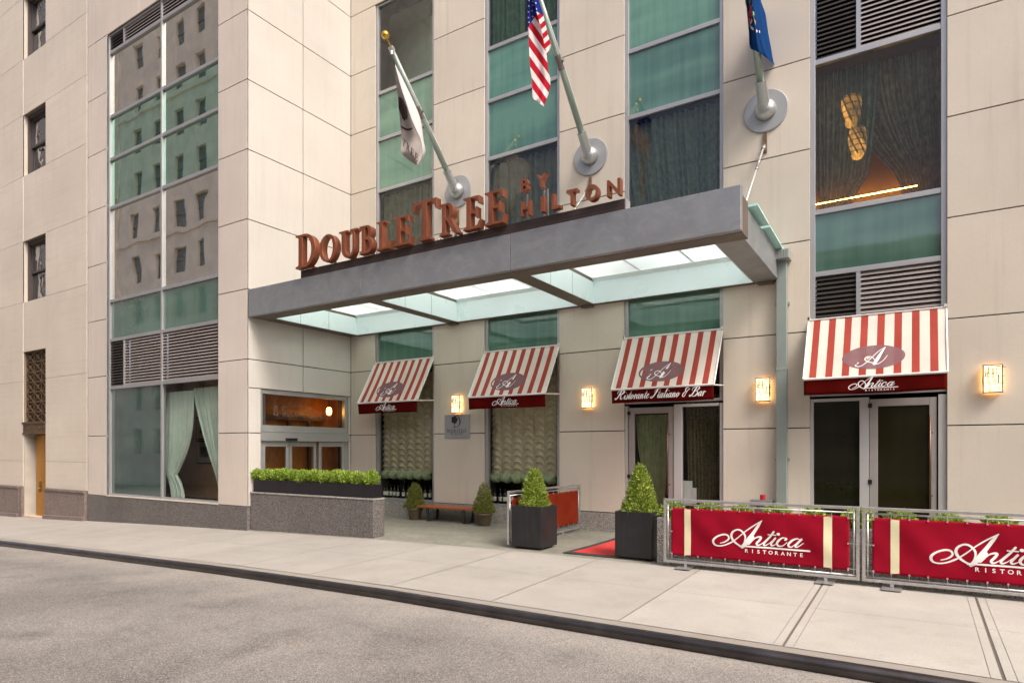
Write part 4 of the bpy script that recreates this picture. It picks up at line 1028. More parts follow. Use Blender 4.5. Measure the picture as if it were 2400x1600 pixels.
# running hand for the third awning; x-height 1, drawn upright then slanted
HW = {
 'R': (1.9, [[(.1,.35,.10),(-.1,.15,.2),(.15,0,.16),(.45,.5,.22),(.75,1.7,.26),(.9,2.05,.1)], [(.1,1.25,.06),(.0,1.7,.12),(.5,2.12,.18),(1.15,2.12,.24),(1.55,1.75,.34),(1.2,1.25,.24),(.7,1.08,.16)], [(.7,1.08,.12),(1.05,.9,.2),(1.2,.3,.26),(1.5,.0,.14),(1.8,.3,.05)]]),
 'I': (1.35, [[(.15,.4,.08),(-.1,.15,.2),(.2,0,.16),(.55,.5,.24),(.85,1.6,.28),(1.0,2.05,.14)], [(.35,1.3,.06),(.4,1.75,.1),(.8,1.95,.12),(1.15,2.05,.12),(1.45,2.15,.06)]]),
 'B': (1.75, [[(.1,.35,.10),(-.1,.15,.2),(.15,0,.16),(.45,.5,.22),(.75,1.7,.26),(.9,2.05,.1)], [(.1,1.25,.06),(.0,1.7,.1),(.5,2.1,.12),(1.15,2.1,.16),(1.45,1.75,.26),(1.15,1.3,.14),(.75,1.15,.08)], [(.8,1.15,.08),(1.3,1.05,.14),(1.5,.6,.28),(1.2,.1,.2),(.7,0,.12),(.45,.2,.08)]]),
 'i': (.55, [[(.0,.4,.05),(.2,.95,.1),(.24,.6,.22),(.24,.2,.2),(.38,0,.12),(.6,.35,.05)], [(.29,1.5,.2),(.31,1.5,.2)]]),
 's': (.6, [[(.0,.3,.05),(.25,1.05,.08),(.45,.6,.2),(.4,.15,.22),(.2,-.02,.14),(.05,.15,.12)], [(.4,.1,.05),(.65,.35,.05)]]),
 't': (.6, [[(.0,.4,.05),(.25,1.1,.1),(.27,1.8,.16),(.24,.7,.24),(.24,.2,.2),(.4,0,.12),(.65,.35,.05)], [(-.02,1.2,.1),(.5,1.2,.1)]]),
 'o': (.8, [[(.3,1,.1),(.05,.6,.24),(.2,.02,.14),(.45,.2,.16),(.55,.65,.22),(.35,1,.1)], [(.4,.95,.05),(.6,.75,.05),(.8,.8,.05)]]),
 'r': (.6, [[(.0,.5,.05),(.15,1.05,.1),(.3,.95,.16)], [(.1,1.0,.1),(.2,.6,.22),(.2,.02,.2)], [(.22,.6,.06),(.38,.95,.14),(.55,.9,.18)]]),
 'a': (.85, [[(.55,.85,.1),(.3,1.0,.12),(.05,.5,.24),(.15,.02,.16),(.35,.15,.1),(.55,.8,.06)], [(.6,1,.16),(.55,.6,.22),(.55,.15,.2),(.68,0,.12),(.9,.35,.05)]]),
 'n': (.95, [[(.0,.6,.05),(.12,1.02,.12),(.2,.6,.22),(.2,0,.2)], [(.22,.5,.06),(.42,1,.12),(.58,.8,.22),(.58,.2,.22),(.72,0,.12),(.98,.35,.05)]]),
 'e': (.65, [[(.05,.45,.05),(.4,.75,.1),(.35,1.02,.14),(.1,.7,.22),(.1,.2,.22),(.3,0,.14),(.68,.4,.05)]]),
 'l': (.55, [[(.0,.4,.05),(.35,1.3,.08),(.42,2.05,.12),(.25,1.7,.2),(.24,.3,.22),(.38,0,.12),(.6,.35,.05)]]),
 '&': (1.3, [[(.9,1.9,.1),(.65,2.05,.14),(.3,1.7,.2),(.45,1.2,.14),(.15,.6,.2),(.3,.05,.18),(.65,.1,.14),(.75,.8,.12),(.9,1.4,.14),(1.25,1.7,.12)], [(.45,1.2,.1),(.85,1.1,.1)]]),
 ' ': (.55, []),
}
def hand(mb, txt, m4, width, dz=.0004):
    tot = sum(HW[c][0] for c in txt); sc = width/(tot+.6); x = 0
    i = 0
    for c in txt:
        for s in HW[c][1]:
            vs, fs = stroke([(x+px_+.42*py_, py_, w_*1.1) for px_, py_, w_ in s], 5); i += 1
            add_mesh(mb, [Vector((a*sc, b*sc*.98, dz*(1+i % 5))) for a, b in vs], fs, m4)
        x += HW[c][0]

# ================================================================ awnings
CREAM = fabric('cream_awning_cloth', (.76, .69, .61), (.70, .63, .55), .18, 2.5); REDST = fabric('red_awning_stripe', (.41, .078, .06), (.36, .066, .05), .18, 2.5)
VAL = fabric('dark_red_valance', (.105, .006, .005), (.075, .005, .004), .12, 3)
WHITE = M('white_lettering', (.80, .78, .76), .6)
WHITEM = M('white_frame_paint', (.68, .66, .63), .45, .1)
t = NT('mauve_oval_print'); d_ = t.n('ShaderNodeBsdfDiffuse'); d_.inputs[0].default_value = (.235, .125, .135, 1); tr = t.n('ShaderNodeBsdfTransparent'); mx = t.n('ShaderNodeMixShader'); mx.inputs[0].default_value = .80
t.l(tr.outputs[0], mx.inputs[1]); t.l(d_.outputs[0], mx.inputs[2]); t.l(mx.outputs[0], t.out.inputs[0]); OVAL = t.m
MONO = [[(812,212,26),(790,228,16),(800,246,14),(840,246,12),(890,215,11),(950,155,10),(1010,95,10),(1078,52,7)], [(1078,52,9),(1040,110,34),(1005,170,46),(975,222,42)], [(975,222,20),(1010,222,12),(1060,190,9),(1100,138,7)], [(965,212,12),(915,203,13),(882,180,15),(895,155,13),(935,148,11),(965,165,9),(985,195,7)]]
AZ1, AZ0, AY = 3.70, 2.695, FY-.56
def awning(k, label, writing):
    X0, X1 = W[k][0]-.015, W[k][1]-.02
    t = thing('striped_awning', label, 'awning', ((X0+X1)/2, FY, AZ0), 'striped awnings along the restaurant front')
    T, B = Vector((X0, FY+.02, AZ1)), Vector((X0, AY, AZ0))
    ex = Vector((1, 0, 0)); ey = (T-B).normalized(); ez = ex.cross(ey)       # outward, up
    L = (T-B).length; wd = X1-X0
    P = wd/8.2; edges = [0.0]; mats = []
    x = P*.33
    for i in range(8):
        edges += [x, x+P*.44]; mats += [0, 1]; x += P
    edges.append(wd); mats.append(0)
    mb = MB(); nv = 10
    def pt(x, v):
        sag = -.014*math.sin(PI*v)*(1-.25*math.cos(2*PI*x/wd)) + .003*math.sin(x*23+v*5)
        return tuple(B + ex*x + ey*(L*v) + ez*sag)
    for i in range(len(edges)-1):
        for j in range(nv):
            mb.quad(pt(edges[i], j/nv), pt(edges[i+1], j/nv), pt(edges[i+1], (j+1)/nv), pt(edges[i], (j+1)/nv), mats[i])
    cl = mb.build('awning_cloth', [CREAM, REDST], t, solid=.004)
    fr = MB()
    for X in (X0-.008, X1+.008):
        fr.tube([(X, FY+.03, AZ1+.012), (X, AY, AZ0)], .014, 8)
        fr.tube([(X, AY, AZ0-.01), (X, FY+.04, AZ0+.03)], .012, 8)
    fr.tube([(X0, AY-.004, AZ0-.006), (X1, AY-.004, AZ0-.006)], .02, 8); fr.tube([(X0, FY+.018, AZ1+.014), (X1, FY+.018, AZ1+.014)], .014, 8)
    fr.box(X0-.02, X0+.02, FY-.0, FY+.03, AZ1+.02, AZ1+.06); fr.box(X1-.02, X1+.02, FY-.0, FY+.03, AZ1+.02, AZ1+.06)
    fr.build('awning_frame', WHITEM, t, smooth=False)
    va = MB()
    va.grid(lambda u, v: (X0+wd*u, AY+.004 + .02*v*math.sin(u*9+k*2)*.6 + .012*v*math.sin(u*23+k) + .012*v, AZ0-.022-.235*v - .006*v*math.sin(u*7+k)), 40, 5)
    vl = va.build('valance', VAL, t, smooth=True, solid=.003)
    # oval and monogram, laid on the cloth
    cx, cv = wd*.47 if k != 4 else wd*.505, .30
    rx, ry = min(.225*wd, .46), .195*L
    ov = MB()
    def onc(x, y, lift):
        v = (cv*L+y)/L; b = Vector(pt(cx+x, v)); return tuple(b+ez*lift)
    for r0, r1 in ((0, .5), (.5, 1)):
        for i in range(36):
            a, b = 2*PI*i/36, 2*PI*(i+1)/36
            pts = [onc(rx*r*math.cos(q), ry*r*math.sin(q), .005) for r, q in ((r0, a), (r1, a), (r1, b), (r0, b))]
            if r0 == 0: pts = pts[1:]; pts[2] = onc(0, 0, .005)
            ov.poly(pts)
    ov.build('oval_emblem', OVAL, t)
    mn = MB()
    for i, s in enumerate(MONO):
        vs, fs = stroke([((x-960)/310*rx, (152-y-.056*(x-960))/122*ry, w__/215*ry) for x, y, w__ in s])
        n0 = len(mn.v); mn.v += [onc(x, y, .008+.0006*i) for x, y in vs]; mn.f += [tuple(n0+q for q in f) for f in fs]; mn.m += [0]*len(fs)
    mn.build('monogram', WHITE, t)
    lt = MB()
    if writing == 'antica':
        sc = .185
        antica(lt, frame4((X0+wd*.455, AY-.028, AZ0-.185), (1, 0, 0), (0, 0, 1), (0, -1, 0)), sc)
    else:
        hand(lt, 'Ristorante Italiano & Bar', frame4((X0+wd*.045, AY-.028, AZ0-.190), (1, 0, 0), (0, 0, 1), (0, -1, 0)), wd*.90)
    lt.build('valance_lettering', WHITE, t)
awning(1, 'leftmost red and cream striped awning, beside the lobby doors', 'antica')
awning(2, 'striped awning between the square plaque and the next wall lamp', 'antica')
awning(3, 'striped awning with a long line of script lettering on its valance', 'long')
awning(4, 'largest striped awning over the dark glazed double front at the right', 'antica')

# ================================================================ wall lamps, plaque, pipes
LG = emit('amber_lamp_glass', (1.0, .62, .25), 5.5)
t = NT('lamp_glass'); p = t.obj(); n_ = t.noise(p, 26, 3, .7); e = t.n('ShaderNodeEmission')
c = t.mix(t.ramp(n_, .35, .65), (1.0, .62, .20), (1.0, .84, .55)); t.l(c, e.inputs[0]); e.inputs[1].default_value = 1.5; t.l(e.outputs[0], t.out.inputs[0]); LG = t.m
lampbr = M('lamp_bronze', (.10, .055, .02), .4, .6)
rr = random.Random(3)
sc0 = thing('wall_lamp', 'x', 'wall lamp', (0, 0, 0), 'amber wall lamps between the awnings')
w2, dd2, h2 = .115, .12, .40
MB().box(-w2+.004, w2-.004, -dd2+.004, -.022, .006, h2-.006).build('lamp_glass', LG, sc0)
fr = MB()
for X in (-w2, w2-.012): fr.box(X, X+.012, -dd2, -dd2+.012, 0, h2); fr.box(X, X+.012, -.03, -.018, 0, h2)
for zz_ in (0, h2-.012): fr.box(-w2, w2, -dd2-.001, -.017, zz_-.001, zz_+.012)
for i in range(15):
    X = rr.uniform(-w2+.02, w2-.02); a = rr.uniform(0, h2*.7); fr.box(X, X+.006, -dd2-.002, -dd2+.003, a, a+rr.uniform(.05, .16))
for i in range(17):
    zz_ = rr.uniform(.02, h2-.02); a = rr.uniform(-w2, w2*.5); fr.box(a, a+rr.uniform(.04, .12), -dd2-.0015, -dd2+.0035, zz_, zz_+.006)
for s_ in (-1, 1):
    for i in range(7):
        Y = rr.uniform(-dd2+.01, -.03); a = rr.uniform(0, h2*.7); fr.box(s_*w2-.002, s_*w2+.002, Y, Y+.004, a, a+rr.uniform(.05, .16))
    for i in range(8):
        zz_ = rr.uniform(.02, h2-.02); a = rr.uniform(-dd2, -.06); fr.box(s_*w2-.0025, s_*w2+.0025, a, a+.05, zz_, zz_+.004)
fr.build('lamp_frame', lampbr, sc0)
MB().box(-w2+.03, w2-.03, -.018, -.002, .03, h2-.03).build('halo_glow', emit('amber_back_glow', (1, .45, .12), 34), sc0)  # hidden glowing block added behind the lamp to throw its halo on the wall
for i, (pxl, lab) in enumerate(((1067, 'glowing amber wall lamp right above the square grey plaque'), (1374.5, 'glowing amber wall lamp on the pier left of the script-lettered awning'), (1786.5, 'glowing amber wall lamp just left of the square downpipe'), (2327, 'glowing amber wall lamp at the right edge of the photo'))):
    o = sc0 if i == 0 else dup(sc0)
    o.location = (xa(pxl, FY-.12), FY, 2.405); o['label'] = lab
pl_ = thing('wall_plaque', 'square grey metal plaque with a black tree emblem and lettering', 'plaque', (-7.9, FY, 2.1))
p0, p1 = xa(1042.3, FY-.02), xa(1100.8, FY-.02); pz0, pz1 = za(1071, 1026.5, FY-.02), za(1071, 971, FY-.02)
MB().box(p0, p1, FY-.022, FY-.003, pz0, pz1).build('plate', M('grey_plaque_metal', (.33, .335, .35), .4, .4, .06, 2), pl_, bevel=.003)
INK = M('black_ink', (.012, .012, .012), .5)
def tree_logo(mb, m4, s, seed=2):
    """tree in front of a crescent letter D, unit height 1"""
    rr = random.Random(seed)
    pts = []
    for i in range(44):
        a = 2*PI*i/44; r = 1+.10*math.sin(5*a+1)+.07*math.sin(11*a)+rr.uniform(-.05, .05)
        pts.append((.36+.33*r*math.cos(a), .66+.31*r*math.sin(a)))
    add_mesh(mb, [Vector((x*s, y*s, .001)) for x, y in pts], [tuple(range(44))], m4)
    for poly in ([(.31, .05), (.47, .05), (.42, .10), (.41, .42), (.35, .42), (.36, .10)], [(.20, 0), (.62, 0), (.60, .045), (.24, .045)], [(.30, .3), (.34, .3), (.34, .45), (.25, .45)]):
        add_mesh(mb, [Vector((x*s, y*s, .0015)) for x, y in poly], [tuple(range(len(poly)))], m4)
    o = [(.5+.52*math.cos(R(a)), .5+.5*math.sin(R(a))) for a in range(-88, 96, 8)]; i_ = [(.5+.40*math.cos(R(a)), .5+.47*math.sin(R(a))) for a in range(-88, 96, 8)]
    n = len(o); add_mesh(mb, [Vector((x*s, y*s, .002)) for x, y in o+i_], [(q, q+1, n+q+1, n+q) for q in range(n-1)], m4)
def serif_line(mb, m4, h):
    """DOUBLETREE in small capitals, returns width"""
    x = 0
    for ch in 'DOUBLETREE':
        hh = h*1.25 if (ch == 'D' or (ch == 'T')) else h
        wid, spl = GL[ch]; vs, fs = outline_mesh(spl, hh*.95, hh, 0)
        add_mesh(mb, [v+Vector((x, 0, 0)) for v in vs], fs, m4); x += wid*hh*.95+h*.13
    return x
m = MB(); pw = p1-p0
fm = lambda x, z: frame4((x, FY-.0235, z), (1, 0, 0), (0, 0, 1), (0, -1, 0))
tree_logo(m, fm(p0+pw*.26, pz0+(pz1-pz0)*.45), pw*.38)
tmp = MB(); wline = serif_line(tmp, Matrix.Identity(4), .1); hh = .1*pw*.80/wline
serif_line(m, fm(p0+pw*.09, pz0+(pz1-pz0)*.245), hh)
vs, fs = text_mesh('BY HILTON', .06*pw/.56, 0, spacing=1.5); x1 = max(v.x for v in vs)
add_mesh(m, vs, fs, fm(p0+pw*.25, pz0+(pz1-pz0)*.145) @ Matrix.Scale(pw*.48/x1, 4, (1, 0, 0)))
m.build('plaque_lettering', INK, pl_)

dp = thing('downpipe', 'square grey-green drainpipe with a box head at the right end of the canopy', 'downpipe', (xa(1832, FY-.1), FY, 0))
PAINT = M('grey_green_pipe_paint', (.24, .285, .265), .5, .15, .08, 2)
q0, q1 = xa(1819.5, FY-.12), xa(1844, FY-.12)
ztop = za(1832, 612, FY-.12)
mb = MB().box(q0, q1, FY-.14, FY-.02, .02, 2.92).box(q0+.002, q1-.002, FY-.138, FY-.022, 2.925, ztop).box(q0-.004, q1+.004, FY-.144, FY-.016, 2.90, 2.94)
mb.build('pipe', PAINT, dp, bevel=.006)
mb = MB().box(q0-.16, q1+.06, FY-.30, FY-.01, ztop+.0, ztop+.15)
hd_ = mb.build('box_head', M('perforated_head', (.30, .33, .31), .5, .3), dp, bevel=.006)
mb = MB()
for i in range(9):
    for j in range(4): mb.lathe([(.007, 0), (.007, .003)], (q0-.14+i*.04, FY-.302, ztop+.03+j*.03), 6, axis=Matrix.Rotation(R(90), 3, 'X'))
mb.build('perforations', BLACKM, hd_)
for zz_ in (1.4, 4.0): MB().box(q0-.03, q1+.03, FY-.03, FY-.004, zz_, zz_+.05).build('pipe_strap', PAINT, dp)

Xs = xa(1783, FY-.2); zs_ = za(1783, 1171, FY-.2)
sp = thing('fire_standpipe', 'grey fire hose connection with a red cap low on the wall behind the barrier', 'standpipe', (Xs, FY, 0))
MB().box(Xs-.17, Xs+.17, FY-.20, FY-.004, .25, zs_).build('cabinet', M('grey_cabinet', (.30, .30, .31), .4, .6), sp, bevel=.006)
MB().lathe([(.045, 0), (.045, .075), (.035, .082)], (Xs+.02, FY-.14, zs_+.004), 14).build('red_cap', M('red_cap_paint', (.42, .012, .02), .35), sp, smooth=False)
MB().lathe([(.085, 0), (.085, .03), (.07, .05), (.05, .05)], (Xs, FY-.20, zs_-.11), 20, axis=Matrix.Rotation(R(90), 3, 'X')).build('outlet_ring', M('chrome', (.7, .7, .7), .2, 1), sp, smooth=False)
# ================================================================ flagpoles and flags
POLE = M('verdigris_pole_paint', (.34, .41, .36), .38, .35, .08, 3); STEEL = M('brushed_steel', (.46, .47, .47), .34, .75, .05, 4); DISC = M('grey_disc_paint', (.36, .37, .37), .45, .4, .06, 2)
GOLD = M('gilded_ball', (.75, .42, .06), .22, .9)
def flagpole(X, label, zb=7.34):
    t = thing('flagpole', label, 'flagpole', (X, FY, zb), 'flagpoles on the hotel front')
    RX = Matrix.Rotation(R(90), 3, 'X')
    MB().lathe([(.36, 0.003), (.36, .025), (.345, .03)], (X, FY, zb), 40, axis=RX).build('wall_disc', DISC, t)
    MB().lathe([(.175, 0), (.175, .06), (.15, .12), (.10, .17)], (X, FY-.03, zb), 28, axis=RX).build('boss', STEEL, t, smooth=True)
    d = Vector((0, -.705, .71)).normalized(); a = Vector((X, FY-.09, zb-.02))
    MB().tube([a+d*-.02, a+d*.12, a+d*.46], [.125, .095, .085], 18).tube([a+d*.45, a+d*.47], .092, 18).build('socket', STEEL, t, smooth=False)
    e = a+d*2.92
    MB().tube([a+d*.4, a+d*1.55, e], [.060, .056, .040], 14).build('pole', POLE, t, smooth=True)
    MB().tube([a+d*1.60, a+d*1.66], .066, 12).tube([a+d*1.66, a+d*1.80], .060, 12).tube([a+d*1.80, a+d*1.85], .066, 12).tube([a+d*1.72+Vector((.06, 0, 0)), a+d*1.78+Vector((.10, -.02, -.05))], .02, 8).build('pole_joint', M('worn_fitting', (.22, .20, .18), .6, .4), t)
    tr_ = MB().tube([e-d*.03, e+d*.06], .058, 12)
    tr_.tube([e+Vector((.02, -.03, -.05)), e+Vector((.02, -.03, -.12))], .035, 10); tr_.build('truck', STEEL, t)
    prof = [(.004, -.002)]+[(.075*math.sin(PI*k/12), .075-.075*math.cos(PI*k/12)) for k in range(1, 12)]+[(.004, .15)]
    q = d.to_track_quat('Z', 'Y').to_matrix()
    MB().tube([e+d*.06, e+d*.20], .012, 8).build('finial_stem', GOLD, t)
    MB().lathe(prof, tuple(e+d*.19), 18, axis=q).build('finial_ball', GOLD, t, smooth=True)
    hl = MB().tube([a+d*.9+Vector((.07, 0, .02)), e+Vector((.05, 0, -.04))], .006, 5); hl.build('halyard', WHITE, t)
    return a, d, e
PXs = [-8.72, -5.455, -2.19]
flagpole(PXs[0], 'slanted flagpole with gold ball carrying the white flag', 7.37); flagpole(PXs[1], 'slanted flagpole carrying the red white and blue flag', 7.35); flagpole(PXs[2], 'slanted flagpole carrying the dark blue flag, nearest the right', 7.33)

def flag_grid(mb, rows, c0, c1, X, off, nu=10, nv=40, uvf=None, seed=0):
    """rows of edge points given on the pole's own vertical plane; off = sideways swell of the two edges"""
    L = cr([(*r[c0], 0) for r in rows], 6); Rr = cr([(*r[c1], 0) for r in rows], 6)
    rr = random.Random(seed); p1 = rr.uniform(0, 6)
    def fn(u, v):
        q = v*(len(L)-1); i = min(int(q), len(L)-2); f = q-i
        l = [L[i][k]*(1-f)+L[i+1][k]*f for k in range(2)]; r = [Rr[i][k]*(1-f)+Rr[i+1][k]*f for k in range(2)]
        px_, py_ = l[0]+(r[0]-l[0])*u, l[1]+(r[1]-l[1])*u
        s = off[0]+(off[1]-off[0])*u + .035*math.sin(u*6.5+v*4+p1)*min(1, v*3)
        fn.px = (px_, py_); Y, z = onx(px_, py_, X+s)
        return (X+s, Y, z)
    mb.grid(fn, nu, nv, uvf=(lambda u, v: (fn(u, v), uvf(*fn.px))[1]) if uvf else None)
from mathutils.bvhtree import BVHTree
def printer(mb_, dist=.006):
    '''points on the visible side of a cloth, for printing on it'''
    tree = BVHTree.FromPolygons([Vector(v) for v in mb_.v], mb_.f)
    eye = Vector((0, 0, H))
    def f(x, y):
        r = ray(x); d = Vector((r[0], r[1], (YH-y)/F)).normalized()
        for k in range(12):
            hit = tree.ray_cast(eye, d)
            if hit[0] is not None: f.last = (hit[0]-eye).length; return hit[0]-d*dist
            x += .0; break
        return eye+d*(f.last-dist)
    f.last = 12.0
    return f
f1 = thing('hotel_flag', 'limp white flag with dark tree emblem hanging from the left pole', 'flag', (PXs[0], 9.6, 8.2))
rows1 = [((925,151),(926,153),(927,152)), ((928,191),(938,199),(951,200)), ((932,230),(951,238),(968,236)), ((936,270),(963,275),(982,268)), ((939,300),(975,303),(988,292)), ((941,330),(986,328),(993,330)), ((942,360),(990,360),(997,356)), ((973,386),(980,387),(987,381))]
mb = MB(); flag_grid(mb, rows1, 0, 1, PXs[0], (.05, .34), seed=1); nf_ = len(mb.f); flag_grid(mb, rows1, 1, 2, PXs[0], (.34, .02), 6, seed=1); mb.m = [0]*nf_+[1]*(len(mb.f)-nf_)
FW = fabric('white_flag_cloth', (.52, .49, .47), (.42, .39, .37), .06, 3)
mb.build('flag_cloth', [fabric('shaded_flag_cloth', (.38, .34, .315), (.28, .25, .23), .05, 3), fabric('lit_flag_cloth', (.72, .70, .70), (.64, .62, .62), .2, 3)], f1, smooth=True)  # one white cloth: shade painted into the left face, right strip kept light
fp = printer(mb); mb = MB()
rr = random.Random(5)
rw = [1+rr.uniform(-.12, .12) for _ in range(28)]
def bl(i, q): a = 2*PI*i/28; r = rw[i % 28]*q; return fp(944+9*r*math.cos(a)+.22*26*r*math.sin(a), 255+27*r*math.sin(a))
for q0, q1 in ((.02, .35), (.35, .7), (.7, 1)):
    for i in range(28): mb.quad(bl(i, q0), bl(i, q1), bl(i+1, q1), bl(i+1, q0))
BRP = M('dark_brown_print', (.035, .02, .018), .8)
mb.build('tree_emblem', BRP, f1); mb = MB()
for a, b in zip(range(0, 8), range(1, 9)):
    q = lambda k, w_: (938+3.7*k, 295+9*math.sin(k/8*PI*.8)+w_*(1 if 0 < k < 8 else .2))
    mb.quad(fp(*q(a, -2.4)), fp(*q(b, -2.4)), fp(*q(b, 2.4)), fp(*q(a, 2.4)))
mb.build('crescent_emblem', BRP, f1); mb = MB()
for i, ch in enumerate('TREE'):
    wid, spl = GL[ch]; vs, fs = outline_mesh(spl, .85/wid, .95, 0); n0 = len(mb.v)
    mb.v += [tuple(fp(942+9.6*i+9.6*v.x+2*v.y, 338+11*i+11*v.x-17*v.y)) for v in vs]; mb.f += [tuple(n0+q for q in f_) for f_ in fs]; mb.m += [0]*len(fs)
mb.build('flag_lettering', BRP, f1)

t = NT('stars_and_stripes_cloth'); uv = t.n('ShaderNodeUVMap').outputs[0]; sp_ = t.n('ShaderNodeSeparateXYZ'); t.l(uv, sp_.inputs[0])
fr_ = t.math('FRACT', sp_.outputs[0]); red = t.math('LESS_THAN', fr_, .52); bl = t.math('GREATER_THAN', sp_.outputs[1], .5)
c = t.mix(red, (.72, .70, .70), (.45, .018, .035)); c = t.mix(bl, c, (.022, .035, .22))
d_ = t.n('ShaderNodeBsdfDiffuse'); t.l(c, d_.inputs[0]); tl = t.n('ShaderNodeBsdfTranslucent'); t.l(c, tl.inputs[0]); mx = t.n('ShaderNodeMixShader'); mx.inputs[0].default_value = .35
t.l(d_.outputs[0], mx.inputs[1]); t.l(tl.outputs[0], mx.inputs[2]); t.l(mx.outputs[0], t.out.inputs[0])
f2 = thing('national_flag', 'red and white striped flag with starred blue corner on the middle pole', 'flag', (PXs[1], 9.8, 9))
rows2 = [((1233,-70),(1240,-75),(1246,-72)), ((1234,-35),(1245,-35),(1256,-30)), ((1236,0),(1251,0),(1264,4)), ((1237,62),(1260,38),(1274,38)), ((1239.5,102),(1270,76),(1284,80)), ((1241,138),(1277,110),(1291,108)), ((1242,153),(1281,128),(1283,130)), ((1244,170),(1285,165),(1286,166)), ((1247,191),(1290,188),(1291,190)), ((1248.5,228),(1287,216),(1288,217)), ((1256,236),(1274,250),(1281,242))]
def bnd(x): return 64-1.55*(x-1238) if x < 1256 else 37
ua = lambda x, y: ((y-1.4*(x-1240)-87)/43.4, (bnd(x)-y)*.02+.5)
ub = lambda x, y: ((y+.9*(x-1270)-54)/27, (30+(x-1262)*.6-y)*.02+.5)
mb = MB(); flag_grid(mb, rows2, 0, 1, PXs[1], (.06, .20), 16, 80, ua, 2); flag_grid(mb, rows2[:7], 1, 2, PXs[1], (.20, .05), 8, 50, ub, 2)
mb.build('flag_cloth', t.m, f2, smooth=True)
fp = printer(mb); mb = MB()
for x, y in ((1248.5,4),(1248.5,13),(1239.5,15),(1247,26),(1238.5,29),(1257.5,21.5),(1258,29),(1248.5,39.5),(1238.5,42),(1239.5,53),(1256,8),(1240,2),(1246,-8),(1252,-14),(1239,-12)):
    o = fp(x, y); pts = []
    for k in range(10):
        r = 2.5 if k % 2 == 0 else 1.0; a = PI/2+k*PI/5+.2; pts.append(fp(x+r*math.cos(a)*.85, y-r*math.sin(a)))
    mb.poly(pts)
mb.build('stars', WHITE, f2)
f3 = thing('state_flag', 'dark blue flag with a part-hidden coat of arms and ribbon, at the top right', 'flag', (PXs[2], 9.6, 8.8))
rows3 = [((1744,-150),(1750,-150),(1752,-148)), ((1746,-60),(1758,-60),(1772,-62)), ((1748,0),(1765,0),(1783,0)), ((1751,32),(1769,34),(1794,32)), ((1755,76),(1778,78),(1804,76)), ((1758,112),(1790,119),(1815,112)), ((1772,119.5),(1797,133),(1821,142)), ((1800,137),(1808,146),(1823,157))]
mb = MB(); flag_grid(mb, rows3, 0, 1, PXs[2], (.08, .22), 12, 50, None, 3); flag_grid(mb, rows3, 1, 2, PXs[2], (.22, .0), 12, 50, None, 3)
mb.build('flag_cloth', fabric('navy_flag_cloth', (.018, .075, .24), (.014, .055, .19), .4, 2), f3, smooth=True)
fp = printer(mb, .03); fp2 = printer(mb, .036); mb = MB()
def pol(pts, mi): mb.poly([fp(*p) for p in pts], mi)
pol([(1749,-20),(1757,-20),(1759,5),(1755,22),(1752,24)], 3); pol([(1757,15),(1761,12),(1762,28),(1757,48),(1753,44)], 0); pol([(1753,40),(1757,36),(1761,48),(1758,58),(1754,55)], 0)
pol([(1761,42),(1763,50),(1759,58),(1756,56),(1761,50)], 2); pol([(1763,12),(1766,4),(1764,32),(1771,52),(1771,60),(1762,38)], 1); pol([(1764,26),(1768,30),(1768,38),(1765,34)], 4)
rib = [(1753.5,52),(1758,60),(1766,66.5),(1773,70),(1781,72.5)]
for (a, b), (c_, d2) in zip(rib, rib[1:]): pol([(a, b), (c_, d2), (c_, d2+5.5), (a, b+6.5)], 2)
mb.build('coat_of_arms', [M('arms_red', (.30, .01, .02), .8), M('arms_gold', (.5, .33, .02), .8), M('arms_white', (.6, .56, .54), .8), M('arms_grey', (.10, .09, .10), .8), M('arms_green', (.2, .4, .25), .8)], f3)
mb = MB(); fp = fp2
for i, ch in enumerate('XCEL'):
    x, y = (1755.5+4.3*i, 62.2+3.0*i-.25*i*i); o = fp(x, y+3.0); ex = fp(x+4.0, y+5.0)-o; ey = fp(x+.6, y-2.6)-o
    vs, fs = text_mesh(ch, 1.25); add_mesh(mb, [Vector((v.x*.85, v.y, 0)) for v in vs], fs, frame4(o, ex, ey, Vector((1, 0, 0))))
mb.build('ribbon_lettering', INK, f3)

# ================================================================ plants
LEAFA = leafmat('arborvitae_leaf', (.075, .12, .014), (.25, .34, .038), (.56, .62, .17))
LEAFB = leafmat('boxwood_leaf', (.085, .15, .016), (.30, .43, .045), (.60, .70, .20))
LEAFD = leafmat('dark_conifer_leaf', (.06, .07, .012), (.19, .21, .035), (.38, .38, .10))
SOIL = M('potting_soil', (.035, .025, .018), .95, 0, .3, 30)
def spray(mb, p, d, L, Wd, rr, out=None):
    d = d.normalized()
    s = d.cross((out or d.orthogonal())+Vector((rr.uniform(-.5, .5), rr.uniform(-.5, .5), rr.uniform(-.5, .5)))).normalized()
    b = p+d*(L*.55)+s*(Wd*.5); c = p+d*(L*.55)-s*(Wd*.5); e = p+d*L
    n = len(mb.v); mb.v += [tuple(p), tuple(b), tuple(e), tuple(c)]; mb.f.append((n, n+1, n+2, n+3)); mb.m.append(0)
